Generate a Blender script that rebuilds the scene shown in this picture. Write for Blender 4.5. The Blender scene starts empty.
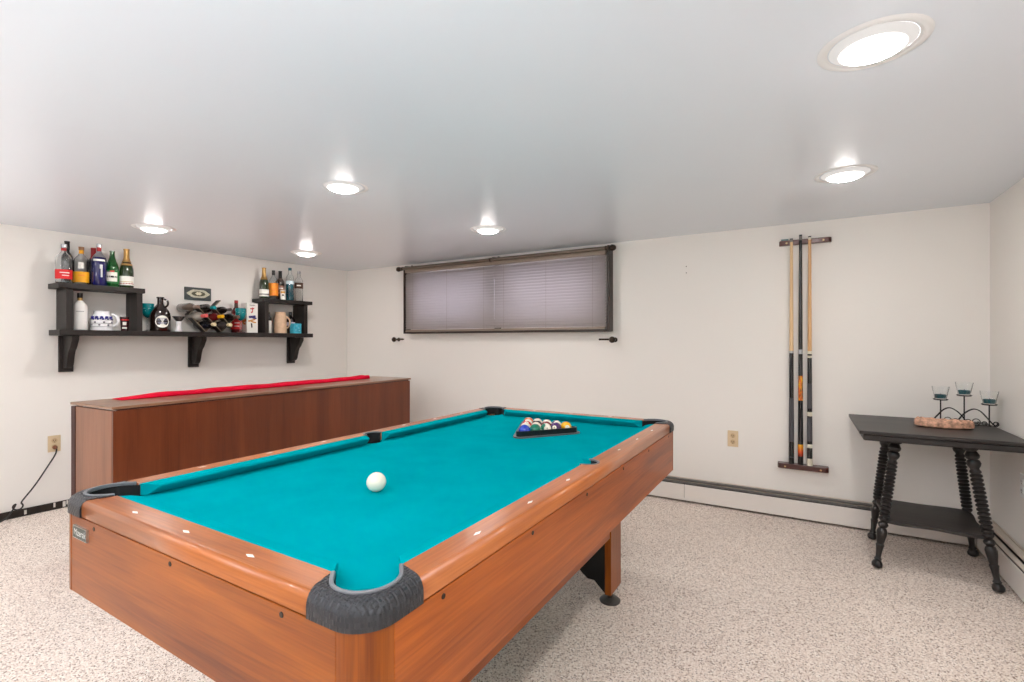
import bpy, bmesh, math, random
from mathutils import Vector, Matrix
random.seed(7)
sc = bpy.context.scene
C = sc.collection
PI = math.pi

# ------------------------------------------------------------------ materials
def lin(c):
    def f(v):
        v /= 255.0
        return v / 12.92 if v <= 0.04045 else ((v + 0.055) / 1.055) ** 2.4
    return (f(c[0]), f(c[1]), f(c[2]), 1.0)

MATS = {}
def mat(name, rgb, rough=0.5, metal=0.0, coat=0.0, spec=0.5, trans=0.0, ior=1.45,
        noise=0.0, nscale=40.0, bump=0.0, bscale=80.0, emit=None, estr=0.0, sheen=0.0):
    if name in MATS: return MATS[name]
    m = bpy.data.materials.new(name); m.use_nodes = True
    nt = m.node_tree; b = nt.nodes['Principled BSDF']
    col = lin(rgb)
    b.inputs['Base Color'].default_value = col
    b.inputs['Roughness'].default_value = rough
    b.inputs['Metallic'].default_value = metal
    b.inputs['Coat Weight'].default_value = coat
    b.inputs['Coat Roughness'].default_value = 0.12
    b.inputs['Specular IOR Level'].default_value = spec
    b.inputs['Transmission Weight'].default_value = trans
    b.inputs['IOR'].default_value = ior
    if sheen: b.inputs['Sheen Weight'].default_value = sheen
    tc = nt.nodes.new('ShaderNodeTexCoord')
    if noise > 0:
        n = nt.nodes.new('ShaderNodeTexNoise'); n.inputs['Scale'].default_value = nscale
        n.inputs['Detail'].default_value = 4
        r = nt.nodes.new('ShaderNodeValToRGB')
        r.color_ramp.elements[0].position = 0.3; r.color_ramp.elements[1].position = 0.7
        r.color_ramp.elements[0].color = tuple(v * (1 - noise) for v in col[:3]) + (1,)
        r.color_ramp.elements[1].color = tuple(min(1, v * (1 + noise)) for v in col[:3]) + (1,)
        nt.links.new(tc.outputs['Object'], n.inputs['Vector'])
        nt.links.new(n.outputs['Fac'], r.inputs['Fac'])
        nt.links.new(r.outputs['Color'], b.inputs['Base Color'])
    if bump > 0:
        n2 = nt.nodes.new('ShaderNodeTexNoise'); n2.inputs['Scale'].default_value = bscale
        n2.inputs['Detail'].default_value = 3
        bp = nt.nodes.new('ShaderNodeBump'); bp.inputs['Strength'].default_value = bump
        bp.inputs['Distance'].default_value = 0.002
        nt.links.new(tc.outputs['Object'], n2.inputs['Vector'])
        nt.links.new(n2.outputs['Fac'], bp.inputs['Height'])
        nt.links.new(bp.outputs['Normal'], b.inputs['Normal'])
    if emit:
        b.inputs['Emission Color'].default_value = lin(emit)
        b.inputs['Emission Strength'].default_value = estr
    MATS[name] = m
    return m

def wood(name, dark, light, axis='y', rough=0.3, coat=0.4, grain=1.0, plank=0.0, plank_axis='y', spec=0.5):
    """procedural wood: noise stretched along the grain axis, fine streaks over broad bands"""
    if name in MATS: return MATS[name]
    m = bpy.data.materials.new(name); m.use_nodes = True
    nt = m.node_tree; b = nt.nodes['Principled BSDF']; L = nt.links
    tc = nt.nodes.new('ShaderNodeTexCoord')
    def nz(along, across, det, dist):
        mp = nt.nodes.new('ShaderNodeMapping')
        s = [across, across, across]; s['xyz'.index(axis)] = along
        mp.inputs['Scale'].default_value = s
        n = nt.nodes.new('ShaderNodeTexNoise'); n.inputs['Scale'].default_value = 1.0
        n.inputs['Detail'].default_value = det; n.inputs['Distortion'].default_value = dist
        L.new(tc.outputs['Object'], mp.inputs['Vector']); L.new(mp.outputs['Vector'], n.inputs['Vector'])
        return n
    n1 = nz(1.1, 13.0, 3, 0.6); n2 = nz(5.0, 170.0, 4, 0.2)
    mx = nt.nodes.new('ShaderNodeMix'); mx.data_type = 'FLOAT'; mx.inputs[0].default_value = 0.35
    L.new(n1.outputs['Fac'], mx.inputs[2]); L.new(n2.outputs['Fac'], mx.inputs[3])
    r = nt.nodes.new('ShaderNodeValToRGB')
    r.color_ramp.elements[0].position = 0.5 - 0.18 / grain; r.color_ramp.elements[1].position = 0.5 + 0.18 / grain
    r.color_ramp.elements[0].color = lin(dark); r.color_ramp.elements[1].color = lin(light)
    L.new(mx.outputs[0], r.inputs['Fac'])
    out = r.outputs['Color']
    if plank > 0:
        sp = nt.nodes.new('ShaderNodeSeparateXYZ'); L.new(tc.outputs['Object'], sp.inputs[0])
        dv = nt.nodes.new('ShaderNodeMath'); dv.operation = 'DIVIDE'; dv.inputs[1].default_value = plank
        L.new(sp.outputs['XYZ'.index(plank_axis.upper())], dv.inputs[0])
        fl = nt.nodes.new('ShaderNodeMath'); fl.operation = 'FLOOR'; L.new(dv.outputs[0], fl.inputs[0])
        wn = nt.nodes.new('ShaderNodeTexWhiteNoise'); wn.noise_dimensions = '1D'; L.new(fl.outputs[0], wn.inputs['W'])
        mr = nt.nodes.new('ShaderNodeMapRange'); mr.inputs['To Min'].default_value = 0.86; mr.inputs['To Max'].default_value = 1.12
        L.new(wn.outputs['Value'], mr.inputs['Value'])
        hv = nt.nodes.new('ShaderNodeHueSaturation'); L.new(mr.outputs[0], hv.inputs['Value']); L.new(out, hv.inputs['Color'])
        out = hv.outputs['Color']
    L.new(out, b.inputs['Base Color'])
    b.inputs['Roughness'].default_value = rough; b.inputs['Coat Weight'].default_value = coat
    b.inputs['Coat Roughness'].default_value = 0.1; b.inputs['Specular IOR Level'].default_value = spec
    MATS[name] = m
    return m

def glass(name, rgb, rough=0.02):
    return mat(name, rgb, rough=rough, trans=1.0, ior=1.45)

# ------------------------------------------------------------------ mesh builder
class MB:
    def __init__(s): s.v = []; s.f = []; s.sm = []; s.mi = []
    def add(s, vs, fs, smooth=False, mi=0):
        o = len(s.v); s.v += [tuple(v) for v in vs]
        for f in fs:
            s.f.append([i + o for i in f]); s.sm.append(smooth); s.mi.append(mi)
        return s
    def box(s, x0, x1, y0, y1, z0, z1, M=None, mi=0):
        vs = [Vector((x, y, z)) for z in (z0, z1) for y in (y0, y1) for x in (x0, x1)]
        if M is not None: vs = [M @ v for v in vs]
        return s.add(vs, [(0, 2, 3, 1), (4, 5, 7, 6), (0, 1, 5, 4), (2, 6, 7, 3), (0, 4, 6, 2), (1, 3, 7, 5)], mi=mi)
    def prism(s, pts, z0, z1, M=None, mi=0, smooth=False):
        n = len(pts)
        area = sum(pts[i][0] * pts[(i + 1) % n][1] - pts[(i + 1) % n][0] * pts[i][1] for i in range(n))
        if area < 0: pts = pts[::-1]
        vs = [Vector((p[0], p[1], z0)) for p in pts] + [Vector((p[0], p[1], z1)) for p in pts]
        if M is not None: vs = [M @ v for v in vs]
        s.add(vs, [tuple(range(n - 1, -1, -1)), tuple(range(n, 2 * n))], mi=mi)
        o = len(s.v) - 2 * n
        for i in range(n):
            j = (i + 1) % n
            s.f.append([o + i, o + j, o + n + j, o + n + i]); s.sm.append(smooth); s.mi.append(mi)
        return s
    def lathe(s, prof, p0=(0, 0, 0), axis=(0, 0, 1), n=20, cap=True, smooth=True, mi=0, sx=1.0, sy=1.0):
        ax = Vector(axis).normalized(); q = Vector((0, 0, 1)).rotation_difference(ax); p0 = Vector(p0)
        vs = []
        for (r, z) in prof:
            for k in range(n):
                a = 2 * PI * k / n
                vs.append(p0 + q @ Vector((r * math.cos(a) * sx, r * math.sin(a) * sy, z)))
        fs = []
        for i in range(len(prof) - 1):
            for k in range(n):
                j = (k + 1) % n
                fs.append((i * n + k, i * n + j, (i + 1) * n + j, (i + 1) * n + k))
        s.add(vs, fs, smooth, mi)
        if cap:
            o = len(s.v) - len(vs)
            if prof[0][0] > 1e-6: s.f.append([o + k for k in range(n - 1, -1, -1)]); s.sm.append(False); s.mi.append(mi)
            e = o + (len(prof) - 1) * n
            if prof[-1][0] > 1e-6: s.f.append([e + k for k in range(n)]); s.sm.append(False); s.mi.append(mi)
        return s
    def tube(s, path, r, n=8, mi=0, closed=False):
        P = [Vector(p) for p in path]; m = len(P)
        rs = r if isinstance(r, (list, tuple)) else [r] * m
        vs = []; prev = None
        for i in range(m):
            if closed: t = (P[(i + 1) % m] - P[i - 1]).normalized()
            else: t = (P[min(i + 1, m - 1)] - P[max(i - 1, 0)]).normalized()
            if prev is None:
                u = t.cross(Vector((0, 0, 1)))
                if u.length < 1e-3: u = t.cross(Vector((1, 0, 0)))
            else: u = prev - t * prev.dot(t)
            u.normalize(); prev = u; w = t.cross(u)
            for k in range(n):
                a = 2 * PI * k / n
                vs.append(P[i] + (u * math.cos(a) + w * math.sin(a)) * rs[i])
        fs = []
        for i in range(m if closed else m - 1):
            i2 = (i + 1) % m
            for k in range(n):
                j = (k + 1) % n
                fs.append((i * n + k, i * n + j, i2 * n + j, i2 * n + k))
        if not closed:
            fs.append(tuple(range(n - 1, -1, -1))); fs.append(tuple((m - 1) * n + k for k in range(n)))
        return s.add(vs, fs, True, mi)
    def sphere(s, c, r, nu=24, nv=14, mi=None, M=None, sc3=(1, 1, 1)):
        c = Vector(c); vs = []; fs = []; ms = []
        for j in range(nv + 1):
            th = PI * j / nv
            for k in range(nu):
                a = 2 * PI * k / nu
                p = Vector((math.sin(th) * math.cos(a) * sc3[0], math.sin(th) * math.sin(a) * sc3[1], math.cos(th) * sc3[2])) * r
                if M is not None: p = M @ p
                vs.append(c + p)
        o = len(s.v); s.v += [tuple(v) for v in vs]
        for j in range(nv):
            zc = math.cos(PI * (j + 0.5) / nv)
            for k in range(nu):
                k2 = (k + 1) % nu
                s.f.append([o + j * nu + k, o + (j + 1) * nu + k, o + (j + 1) * nu + k2, o + j * nu + k2])
                s.sm.append(True); s.mi.append(mi(zc) if mi else 0)
        return s

def wloc(o):
    v = Vector((0, 0, 0))
    while o is not None:
        v = v + Vector(o.location); o = o.parent
    return v

def obj(name, mb, m, parent=None, bevel=0.0, seg=2, origin=None, auto=False):
    """link one mesh object; vertices given in world space"""
    me = bpy.data.meshes.new(name)
    off = wloc(parent) if parent is not None else (Vector(origin) if origin else Vector((0, 0, 0)))
    me.from_pydata([tuple(Vector(v) - off) for v in mb.v], [], mb.f)
    for p, sm, mi in zip(me.polygons, mb.sm, mb.mi):
        p.use_smooth = sm; p.material_index = mi
    for k in (m if isinstance(m, (list, tuple)) else [m]): me.materials.append(k)
    bm = bmesh.new(); bm.from_mesh(me)
    bmesh.ops.remove_doubles(bm, verts=bm.verts, dist=1e-6)
    bmesh.ops.recalc_face_normals(bm, faces=bm.faces)
    bm.to_mesh(me); bm.free(); me.update()
    if any(mb.sm): me.set_sharp_from_angle(angle=math.radians(38))
    o = bpy.data.objects.new(name, me); C.objects.link(o)
    if parent is not None: o.parent = parent
    elif origin: o.location = origin
    if bevel > 0:
        md = o.modifiers.new('bevel', 'BEVEL'); md.width = bevel; md.segments = seg
        md.limit_method = 'ANGLE'; md.angle_limit = math.radians(40)
        for p in me.polygons: p.use_smooth = True
        md.harden_normals = True
    return o

def tag(o, label, cat, group=None):
    o['label'] = label; o['category'] = cat
    if group: o['group'] = group
    return o
def thing(name, label, cat, loc, group=None):
    o = bpy.data.objects.new(name, None); C.objects.link(o)
    o.location = loc; o.empty_display_size = 0.05
    return tag(o, label, cat, group)
def struct(name, mb, m, parent=None, **k):
    o = obj(name, mb, m, parent, **k)
    if parent is None: o['kind'] = 'structure'
    return o
def arc(cx, cy, r, a0, a1, n):
    return [(cx + r * math.cos(a0 + (a1 - a0) * i / n), cy + r * math.sin(a0 + (a1 - a0) * i / n)) for i in range(n + 1)]

def text_mesh(body, size):
    cu = bpy.data.curves.new('lettering', 'FONT'); cu.body = body; cu.size = size
    cu.align_x = 'CENTER'; cu.align_y = 'CENTER'; cu.resolution_u = 3
    ob = bpy.data.objects.new('lettering', cu); C.objects.link(ob)
    dg = bpy.context.evaluated_depsgraph_get()
    me = bpy.data.meshes.new_from_object(ob.evaluated_get(dg))
    vs = [v.co.copy() for v in me.vertices]; fs = [tuple(p.vertices) for p in me.polygons]
    bpy.data.objects.remove(ob); bpy.data.curves.remove(cu); bpy.data.meshes.remove(me)
    return vs, fs

# ------------------------------------------------------------------ camera
cam = bpy.data.cameras.new('camera'); co = bpy.data.objects.new('camera', cam); C.objects.link(co)
cam.sensor_width = 36.0; cam.lens = 490.0 / 1024 * 36; cam.shift_y = 1.0 / 1024; cam.clip_start = 0.02
co.location = (0, 0, 1.19); co.rotation_euler = (PI / 2, 0, math.radians(30.6))
sc.camera = co

# ------------------------------------------------------------------ setting
YB = 3.84; XR = 0.935; CH = 1.995; YN = -1.7
def WX(y): return -4.45 - 0.0512 * (YB - y)          # the left wall runs a little out of square

wallp = mat('wall_paint', (240, 236, 230), rough=0.55, bump=0.12, bscale=60, spec=0.35)
ceilp = mat('ceiling_paint', (234, 240, 248), rough=0.26, spec=0.42, bump=0.03, bscale=3)

def carpet():
    m = bpy.data.materials.new('carpet'); m.use_nodes = True; nt = m.node_tree; L = nt.links
    b = nt.nodes['Principled BSDF']; b.inputs['Roughness'].default_value = 0.95; b.inputs['Specular IOR Level'].default_value = 0.1
    tc = nt.nodes.new('ShaderNodeTexCoord')
    vo = nt.nodes.new('ShaderNodeTexVoronoi'); vo.inputs['Scale'].default_value = 240; vo.inputs['Randomness'].default_value = 0.85
    L.new(tc.outputs['Object'], vo.inputs['Vector'])
    sp = nt.nodes.new('ShaderNodeSeparateColor'); L.new(vo.outputs['Color'], sp.inputs[0])
    r = nt.nodes.new('ShaderNodeValToRGB'); r.color_ramp.interpolation = 'LINEAR'
    e = r.color_ramp.elements
    e[0].position = 0.0; e[0].color = lin((112, 92, 80)); e[1].position = 1.0; e[1].color = lin((252, 243, 234))
    for p, c in ((0.09, (166, 142, 128)), (0.19, (216, 198, 184)), (0.6, (238, 224, 212))):
        k = e.new(p); k.color = lin(c)
    L.new(sp.outputs[0], r.inputs['Fac'])
    n = nt.nodes.new('ShaderNodeTexNoise'); n.inputs['Scale'].default_value = 2.2; n.inputs['Detail'].default_value = 3
    L.new(tc.outputs['Object'], n.inputs['Vector'])
    mr = nt.nodes.new('ShaderNodeMapRange'); mr.inputs['To Min'].default_value = 0.9; mr.inputs['To Max'].default_value = 1.08
    L.new(n.outputs['Fac'], mr.inputs['Value'])
    hs = nt.nodes.new('ShaderNodeHueSaturation'); L.new(mr.outputs[0], hs.inputs['Value']); L.new(r.outputs['Color'], hs.inputs['Color'])
    L.new(hs.outputs['Color'], b.inputs['Base Color'])
    bp = nt.nodes.new('ShaderNodeBump'); bp.inputs['Strength'].default_value = 0.5; bp.inputs['Distance'].default_value = 0.003; bp.invert = True
    L.new(vo.outputs['Distance'], bp.inputs['Height']); L.new(bp.outputs['Normal'], b.inputs['Normal'])
    return m

struct('floor', MB().box(-4.95, 1.1, YN - 0.1, YB + 0.1, -0.06, 0.0), carpet())
cm = MB()
cm.add([(-4.95, YN - .1, CH - .035), (1.1, YN - .1, CH), (1.1, YB + .1, CH), (-4.95, YB + .1, CH), (-4.95, YN - .1, CH + .08), (1.1, YN - .1, CH + .08), (1.1, YB + .1, CH + .08), (-4.95, YB + .1, CH + .08)],
       [(0, 1, 2, 3), (4, 7, 6, 5), (0, 4, 5, 1), (1, 5, 6, 2), (2, 6, 7, 3), (3, 7, 4, 0)])
struct('ceiling', cm, ceilp)
# back wall with the window opening
wx0, wx1, wz0, wz1 = -3.40, -1.42, 1.36, 1.86
wb = MB()
wb.box(-4.6, wx0, YB, YB + .2, 0, CH + .02); wb.box(wx1, 1.1, YB, YB + .2, 0, CH + .02)
wb.box(wx0, wx1, YB, YB + .2, 0, wz0); wb.box(wx0, wx1, YB, YB + .2, wz1, CH + .02)
struct('wall_back', wb, wallp)
struct('wall_left', MB().prism([(WX(YN - .1), YN - .1), (WX(YB), YB), (WX(YB) - .15, YB), (WX(YN - .1) - .15, YN - .1)], 0, CH + .02), wallp)
struct('wall_right', MB().box(XR, XR + .15, YN - .1, YB, 0, CH + .02), wallp)
struct('wall_near', MB().box(-4.75, XR, YN - .12, YN, 0, CH + .02), wallp)
# window behind the blinds
wf = mat('window_frame_brown', (62, 48, 42), rough=0.45)
fr = MB()
fr.box(wx0, wx1, YB + .09, YB + .14, wz0, wz0 + .045); fr.box(wx0, wx1, YB + .09, YB + .14, wz1 - .045, wz1)
fr.box(wx0, wx0 + .045, YB + .09, YB + .14, wz0 + .045, wz1 - .045); fr.box(wx1 - .045, wx1, YB + .09, YB + .14, wz0 + .045, wz1 - .045)
fr.box(-2.50, -2.38, YB + .085, YB + .145, wz0 + .045, wz1 - .045)
w1 = struct('window_1', fr, wf)
gm = bpy.data.materials.new('window_glass'); gm.use_nodes = True
nt = gm.node_tree; nt.nodes.remove(nt.nodes['Principled BSDF'])
tr = nt.nodes.new('ShaderNodeBsdfTransparent'); gl = nt.nodes.new('ShaderNodeBsdfGlossy'); gl.inputs['Roughness'].default_value = 0.02
ms = nt.nodes.new('ShaderNodeMixShader'); ms.inputs[0].default_value = 0.08
nt.links.new(tr.outputs[0], ms.inputs[1]); nt.links.new(gl.outputs[0], ms.inputs[2]); nt.links.new(ms.outputs[0], nt.nodes['Material Output'].inputs['Surface'])
for a, b_ in ((wx0 + .045, -2.50), (-2.38, wx1 - .045)):
    obj('window_pane', MB().box(a, b_, YB + .112, YB + .118, wz0 + .045, wz1 - .045), gm, w1)

# left baseboard: a dark strip where the skirting has been taken off, with scraps of old paint
bb = mat('bare_baseboard', (44, 36, 30), rough=0.8, noise=0.3, nscale=30)
bm_ = MB().prism([(WX(YN), YN), (WX(YB), YB), (WX(YB) + .012, YB), (WX(YN) + .012, YN)], 0.0, 0.05)
b_o = struct('baseboard_left', bm_, bb)
scrap = mat('paint_scrap', (225, 220, 212), rough=0.7)
sm_ = MB()
for y, w, z0, z1 in ((1.185, .012, .012, .04), (1.335, .010, .018, .05), (1.385, .015, .008, .046), (1.405, .008, .02, .05), (1.44, .02, .004, .03)):
    sm_.box(WX(y) + .0121, WX(y) + .016, y, y + w, z0, z1)
obj('paint_scrap', sm_, scrap, b_o)

# world = daylight outside the window
w = bpy.data.worlds.new('daylight'); sc.world = w; w.use_nodes = True
w.node_tree.nodes['Background'].inputs[0].default_value = lin((214, 216, 230)); w.node_tree.nodes['Background'].inputs[1].default_value = 8.5

# ------------------------------------------------------------------ ceiling lights
white_metal = mat('white_enamel', (242, 242, 242), rough=0.45)
def lens_mat():
    # diffuser with the light engine behind its middle: bright core falling off towards the rim
    m = bpy.data.materials.new('lamp_lens'); m.use_nodes = True; nt = m.node_tree; L = nt.links
    b = nt.nodes['Principled BSDF']; b.inputs['Base Color'].default_value = lin((150, 150, 150)); b.inputs['Roughness'].default_value = .4
    tc = nt.nodes.new('ShaderNodeTexCoord'); sp = nt.nodes.new('ShaderNodeVectorMath'); sp.operation = 'MULTIPLY'; sp.inputs[1].default_value = (1, 1, 0)
    ln = nt.nodes.new('ShaderNodeVectorMath'); ln.operation = 'LENGTH'
    L.new(tc.outputs['Object'], sp.inputs[0]); L.new(sp.outputs[0], ln.inputs[0])
    prev = None
    mr = nt.nodes.new('ShaderNodeMapRange'); mr.interpolation_type = 'SMOOTHSTEP'
    mr.inputs['From Min'].default_value = .036; mr.inputs['From Max'].default_value = .078; mr.inputs['To Min'].default_value = 128.0; mr.inputs['To Max'].default_value = .42
    L.new(ln.outputs['Value'], mr.inputs['Value'])
    b.inputs['Emission Color'].default_value = lin((255, 250, 246))
    L.new(mr.outputs[0], b.inputs['Emission Strength'])
    return m
lens_m = lens_mat()
def ceiling_z(x, y): 
    t = (x + 4.95) / 6.05; u = (y - (YN - .1)) / (YB - YN + .2)
    return CH - .035 * (1 - t) * (1 - u)
lamps = [(0.163, 1.63, 'large round recessed ceiling light nearest the camera on the right'),
         (0.177, 2.816, 'round recessed ceiling light in front of the cue rack wall'),
         (-2.012, 1.711, 'round recessed ceiling light over the left rail of the pool table'),
         (-1.912, 2.899, 'round recessed ceiling light in front of the window blinds'),
         (-3.862, 1.659, 'round recessed ceiling light beside the left upper shelf of bottles'),
         (-3.814, 2.833, 'round recessed ceiling light beside the right upper shelf of bottles'),
         (-1.95, 0.25, 'round recessed ceiling light overhead behind the near end of the pool table'),
         (0.17, 0.25, 'round recessed ceiling light overhead at the right, above the camera'),
         (-3.9, 0.2, 'round recessed ceiling light overhead at the far left, outside the picture')]
for x, y, lab in lamps:
    z = ceiling_z(x, y)
    t = thing('ceiling_light', lab, 'ceiling light', (x, y, z), 'round recessed ceiling lights')
    obj('trim_ring', MB().lathe([(.106, -.0055), (.109, -.007), (.124, -.006), (.131, -.001), (.131, .002)], (x, y, z), n=40, cap=False), white_metal, t)
    obj('baffle', MB().lathe([(.100, -.0025), (.1025, -.0045), (.106, -.005)], (x, y, z), n=40, cap=False), white_metal, t)
    obj('lens', MB().lathe([(.100, -.003), (.092, -.009), (.080, -.015), (.066, -.021), (.050, -.027), (.034, -.031), (.018, -.033), (.0, -.034)], (x, y, z), n=32, cap=False), lens_m, t)

# added upward fill lights behind the camera to brighten the ceiling, no lamp body
for x, y, pw in ((-0.5, -0.9, 44), (-3.3, -0.6, 22)):
    l = bpy.data.lights.new('added_ceiling_fill', 'AREA'); l.shape = 'DISK'; l.size = .35; l.energy = pw; l.color = (.97, .98, 1.0)
    lo_ = bpy.data.objects.new('added_ceiling_fill', l); C.objects.link(lo_); lo_.location = (x, y, 1.25); lo_.rotation_euler = (PI, 0, 0)

# ------------------------------------------------------------------ pool table
TX0, TX1, TY0, TY1 = -1.712, -0.562, 0.517, 2.612
cx, cy = (TX0 + TX1) / 2, (TY0 + TY1) / 2
hx, hy = (TX1 - TX0) / 2, (TY1 - TY0) / 2
ZB, ZS, ZT, ZC = 0.539, 0.741, 0.783, 0.746
pw_y = wood('table_wood_long', (116, 50, 6), (184, 96, 26), 'y', rough=0.34, coat=0.15, spec=0.3)  # brighter light on the long side is put into this paler colour
pw_x = wood('table_wood_short', (106, 46, 2), (172, 92, 10), 'x', rough=0.34, coat=0.15, spec=0.3)
pw_z = wood('table_wood_upright', (106, 46, 2), (172, 92, 10), 'z', rough=0.34, coat=0.15, spec=0.3)
rw_y = wood('rail_wood_long', (146, 74, 26), (204, 120, 56), 'y', rough=0.28, coat=0.35)  # both rail woods paler than the aprons: ceiling reflection put into the colour
rw_x = wood('rail_wood_short', (146, 74, 26), (204, 120, 56), 'x', rough=0.28, coat=0.35)
felt = mat('teal_felt', (0, 152, 162), rough=1.0, spec=0.0, noise=0.06, nscale=7, bump=0.1, bscale=400)
blackp = mat('black_plastic', (34, 34, 36), rough=0.45)
blackm = mat('black_board', (18, 17, 17), rough=0.7)
grayrim = mat('grey_rim', (112, 114, 118), rough=0.35)
pearl = mat('pearl_white', (240, 238, 232), rough=0.3)
screwm = mat('screw_dark', (40, 26, 18), rough=0.5)

def cap_mat():
    m = bpy.data.materials.new('basket_weave_plastic'); m.use_nodes = True; nt = m.node_tree; L = nt.links
    b = nt.nodes['Principled BSDF']; b.inputs['Base Color'].default_value = lin((40, 41, 45)); b.inputs['Roughness'].default_value = 0.4
    tc = nt.nodes.new('ShaderNodeTexCoord')
    wv = []
    for ax in ('X', 'Y'):
        k = nt.nodes.new('ShaderNodeTexWave'); k.bands_direction = ax; k.inputs['Scale'].default_value = 42; k.wave_profile = 'SIN'
        L.new(tc.outputs['Object'], k.inputs['Vector']); wv.append(k)
    ck = nt.nodes.new('ShaderNodeTexChecker'); ck.inputs['Scale'].default_value = 120
    L.new(tc.outputs['Object'], ck.inputs['Vector'])
    mx = nt.nodes.new('ShaderNodeMix'); mx.data_type = 'FLOAT'
    L.new(ck.outputs['Fac'], mx.inputs[0]); L.new(wv[0].outputs['Fac'], mx.inputs[2]); L.new(wv[1].outputs['Fac'], mx.inputs[3])
    bp = nt.nodes.new('ShaderNodeBump'); bp.inputs['Strength'].default_value = 0.6; bp.inputs['Distance'].default_value = 0.003
    L.new(mx.outputs[0], bp.inputs['Height']); L.new(bp.outputs['Normal'], b.inputs['Normal'])
    return m
capm = cap_mat()

T = thing('pool_table', 'pool table with orange wooden rails, teal cloth and black corner caps', 'pool table', (cx, cy, 0))
CORN = [(-1, -1), (1, -1), (1, 1), (-1, 1)]
def CM(sx, sy):   # corner frame: p, q measured inward from the outer corner
    return Matrix(((-sx, 0, 0, cx + sx * hx), (0, -sy, 0, cy + sy * hy), (0, 0, 1, 0), (0, 0, 0, 1)))

# bed with pocket notches
def bed_outline():
    pts = []
    e = 0.05
    for (sx, sy) in CORN:
        c = (0.072, 0.072); r = 0.054
        d = math.sqrt(r * r - (c[0] - e) ** 2)
        a0 = math.atan2(e - c[1], d); a1 = PI / 2 - a0
        loc = arc(c[0], c[1], r, a0, a1, 14)       # from the q=e edge round to the p=e edge
        w_ = [(cx + sx * (hx - p), cy + sy * (hy - q)) for p, q in loc]
        if sx * sy < 0: w_ = w_[::-1] if True else w_
        pts.append(((sx, sy), w_))
    out = []
    def order(w_, first):   # make the arc start nearest the previous point
        return w_ if (Vector(w_[0]) - Vector(first)).length < (Vector(w_[-1]) - Vector(first)).length else w_[::-1]
    prev = (cx - hx + e, cy)
    side = {1: True}
    for i, ((sx, sy), w_) in enumerate(pts):
        w2 = order(w_, prev); out += w2; prev = w2[-1]
        if (sx, sy) == (1, -1):
            a = math.asin(0.008 / 0.047)
            s_ = [(cx + hx - (0.058 + 0.047 * math.cos(t)), cy - 0.047 * math.sin(t)) for t in [PI / 2 + a - (PI + 2 * a) * k / 14 for k in range(15)]]
            out += order(s_, prev); prev = out[-1]
    a = math.asin(0.008 / 0.047)
    s_ = [(cx - hx + (0.058 + 0.047 * math.cos(t)), cy + 0.047 * math.sin(t)) for t in [PI / 2 + a - (PI + 2 * a) * k / 14 for k in range(15)]]
    out += order(s_, prev)
    return out
obj('bed', MB().prism(bed_outline(), ZC - .03, ZC), felt, T)

# apron boards and rounded corner posts
def apron(name, mb, m): return obj(name, mb, m, T, bevel=.002)
pe = .064
apron('apron_board', MB().box(TX0 + pe, TX1 - pe, TY0 + .001, TY0 + .026, ZB, ZS - .002), pw_x)
apron('apron_board', MB().box(TX0 + pe, TX1 - pe, TY1 - .026, TY1 - .001, ZB, ZS - .002), pw_x)
apron('apron_board', MB().box(TX0 + .001, TX0 + .026, TY0 + pe, TY1 - pe, ZB, ZS - .002), pw_y)
apron('apron_board', MB().box(TX1 - .026, TX1 - .001, TY0 + pe, TY1 - pe, ZB, ZS - .002), pw_y)
for sx, sy in CORN:
    prof = arc(.062, .062, .062, -PI / 2, -PI, 12)          # (.062,0) round to (0,.052)
    pts = [(pe - .0004, 0)] + prof + [(0, pe - .0004), (pe - .0004, pe - .0004)]
    mb = MB(); mb.prism(pts, ZB, .7412, CM(sx, sy), smooth=False)
    obj('corner_post', mb, pw_z, T, bevel=.0015, seg=1)

# rails (wood), rounded on the outer top edge
def rail(pts_world, outer_test, m):
    me = bpy.data.meshes.new('rail')
    bm = bmesh.new()
    lo = [bm.verts.new((p[0] - cx, p[1] - cy, ZS)) for p in pts_world]
    f = bm.faces.new(lo)
    r = bmesh.ops.extrude_face_region(bm, geom=[f])
    for v in [g for g in r['geom'] if isinstance(g, bmesh.types.BMVert)]: v.co.z = ZT
    bmesh.ops.recalc_face_normals(bm, faces=bm.faces)
    es = [e for e in bm.edges if all(abs(v.co.z - ZT) < 1e-6 for v in e.verts) and all(outer_test(v.co) for v in e.verts)]
    bmesh.ops.bevel(bm, geom=es, offset=.013, segments=5, profile=0.5, affect='EDGES')
    bmesh.ops.bevel(bm, geom=[e for e in bm.edges if all(abs(v.co.z - ZS) < 1e-6 for v in e.verts) and all(outer_test(v.co) for v in e.verts)], offset=.004, segments=2, profile=0.5, affect='EDGES')
    for p in bm.faces: p.smooth = False
    bm.to_mesh(me); bm.free(); me.materials.append(m)
    o = bpy.data.objects.new('rail', me); C.objects.link(o); o.parent = T
    for p in me.polygons: p.use_smooth = abs(p.normal.z) < 0.98 and p.area < .08 and len(p.vertices) == 4
    return o
RW = .068
for sy in (-1, 1):
    y_o = cy + sy * hy; y_i = cy + sy * (hy - RW)
    rail([(TX0 + .130, y_o), (TX1 - .130, y_o), (TX1 - .150, y_i), (TX0 + .150, y_i)], lambda c, sy=sy: abs(c.y - sy * hy) < 1e-4, rw_x)
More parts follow.
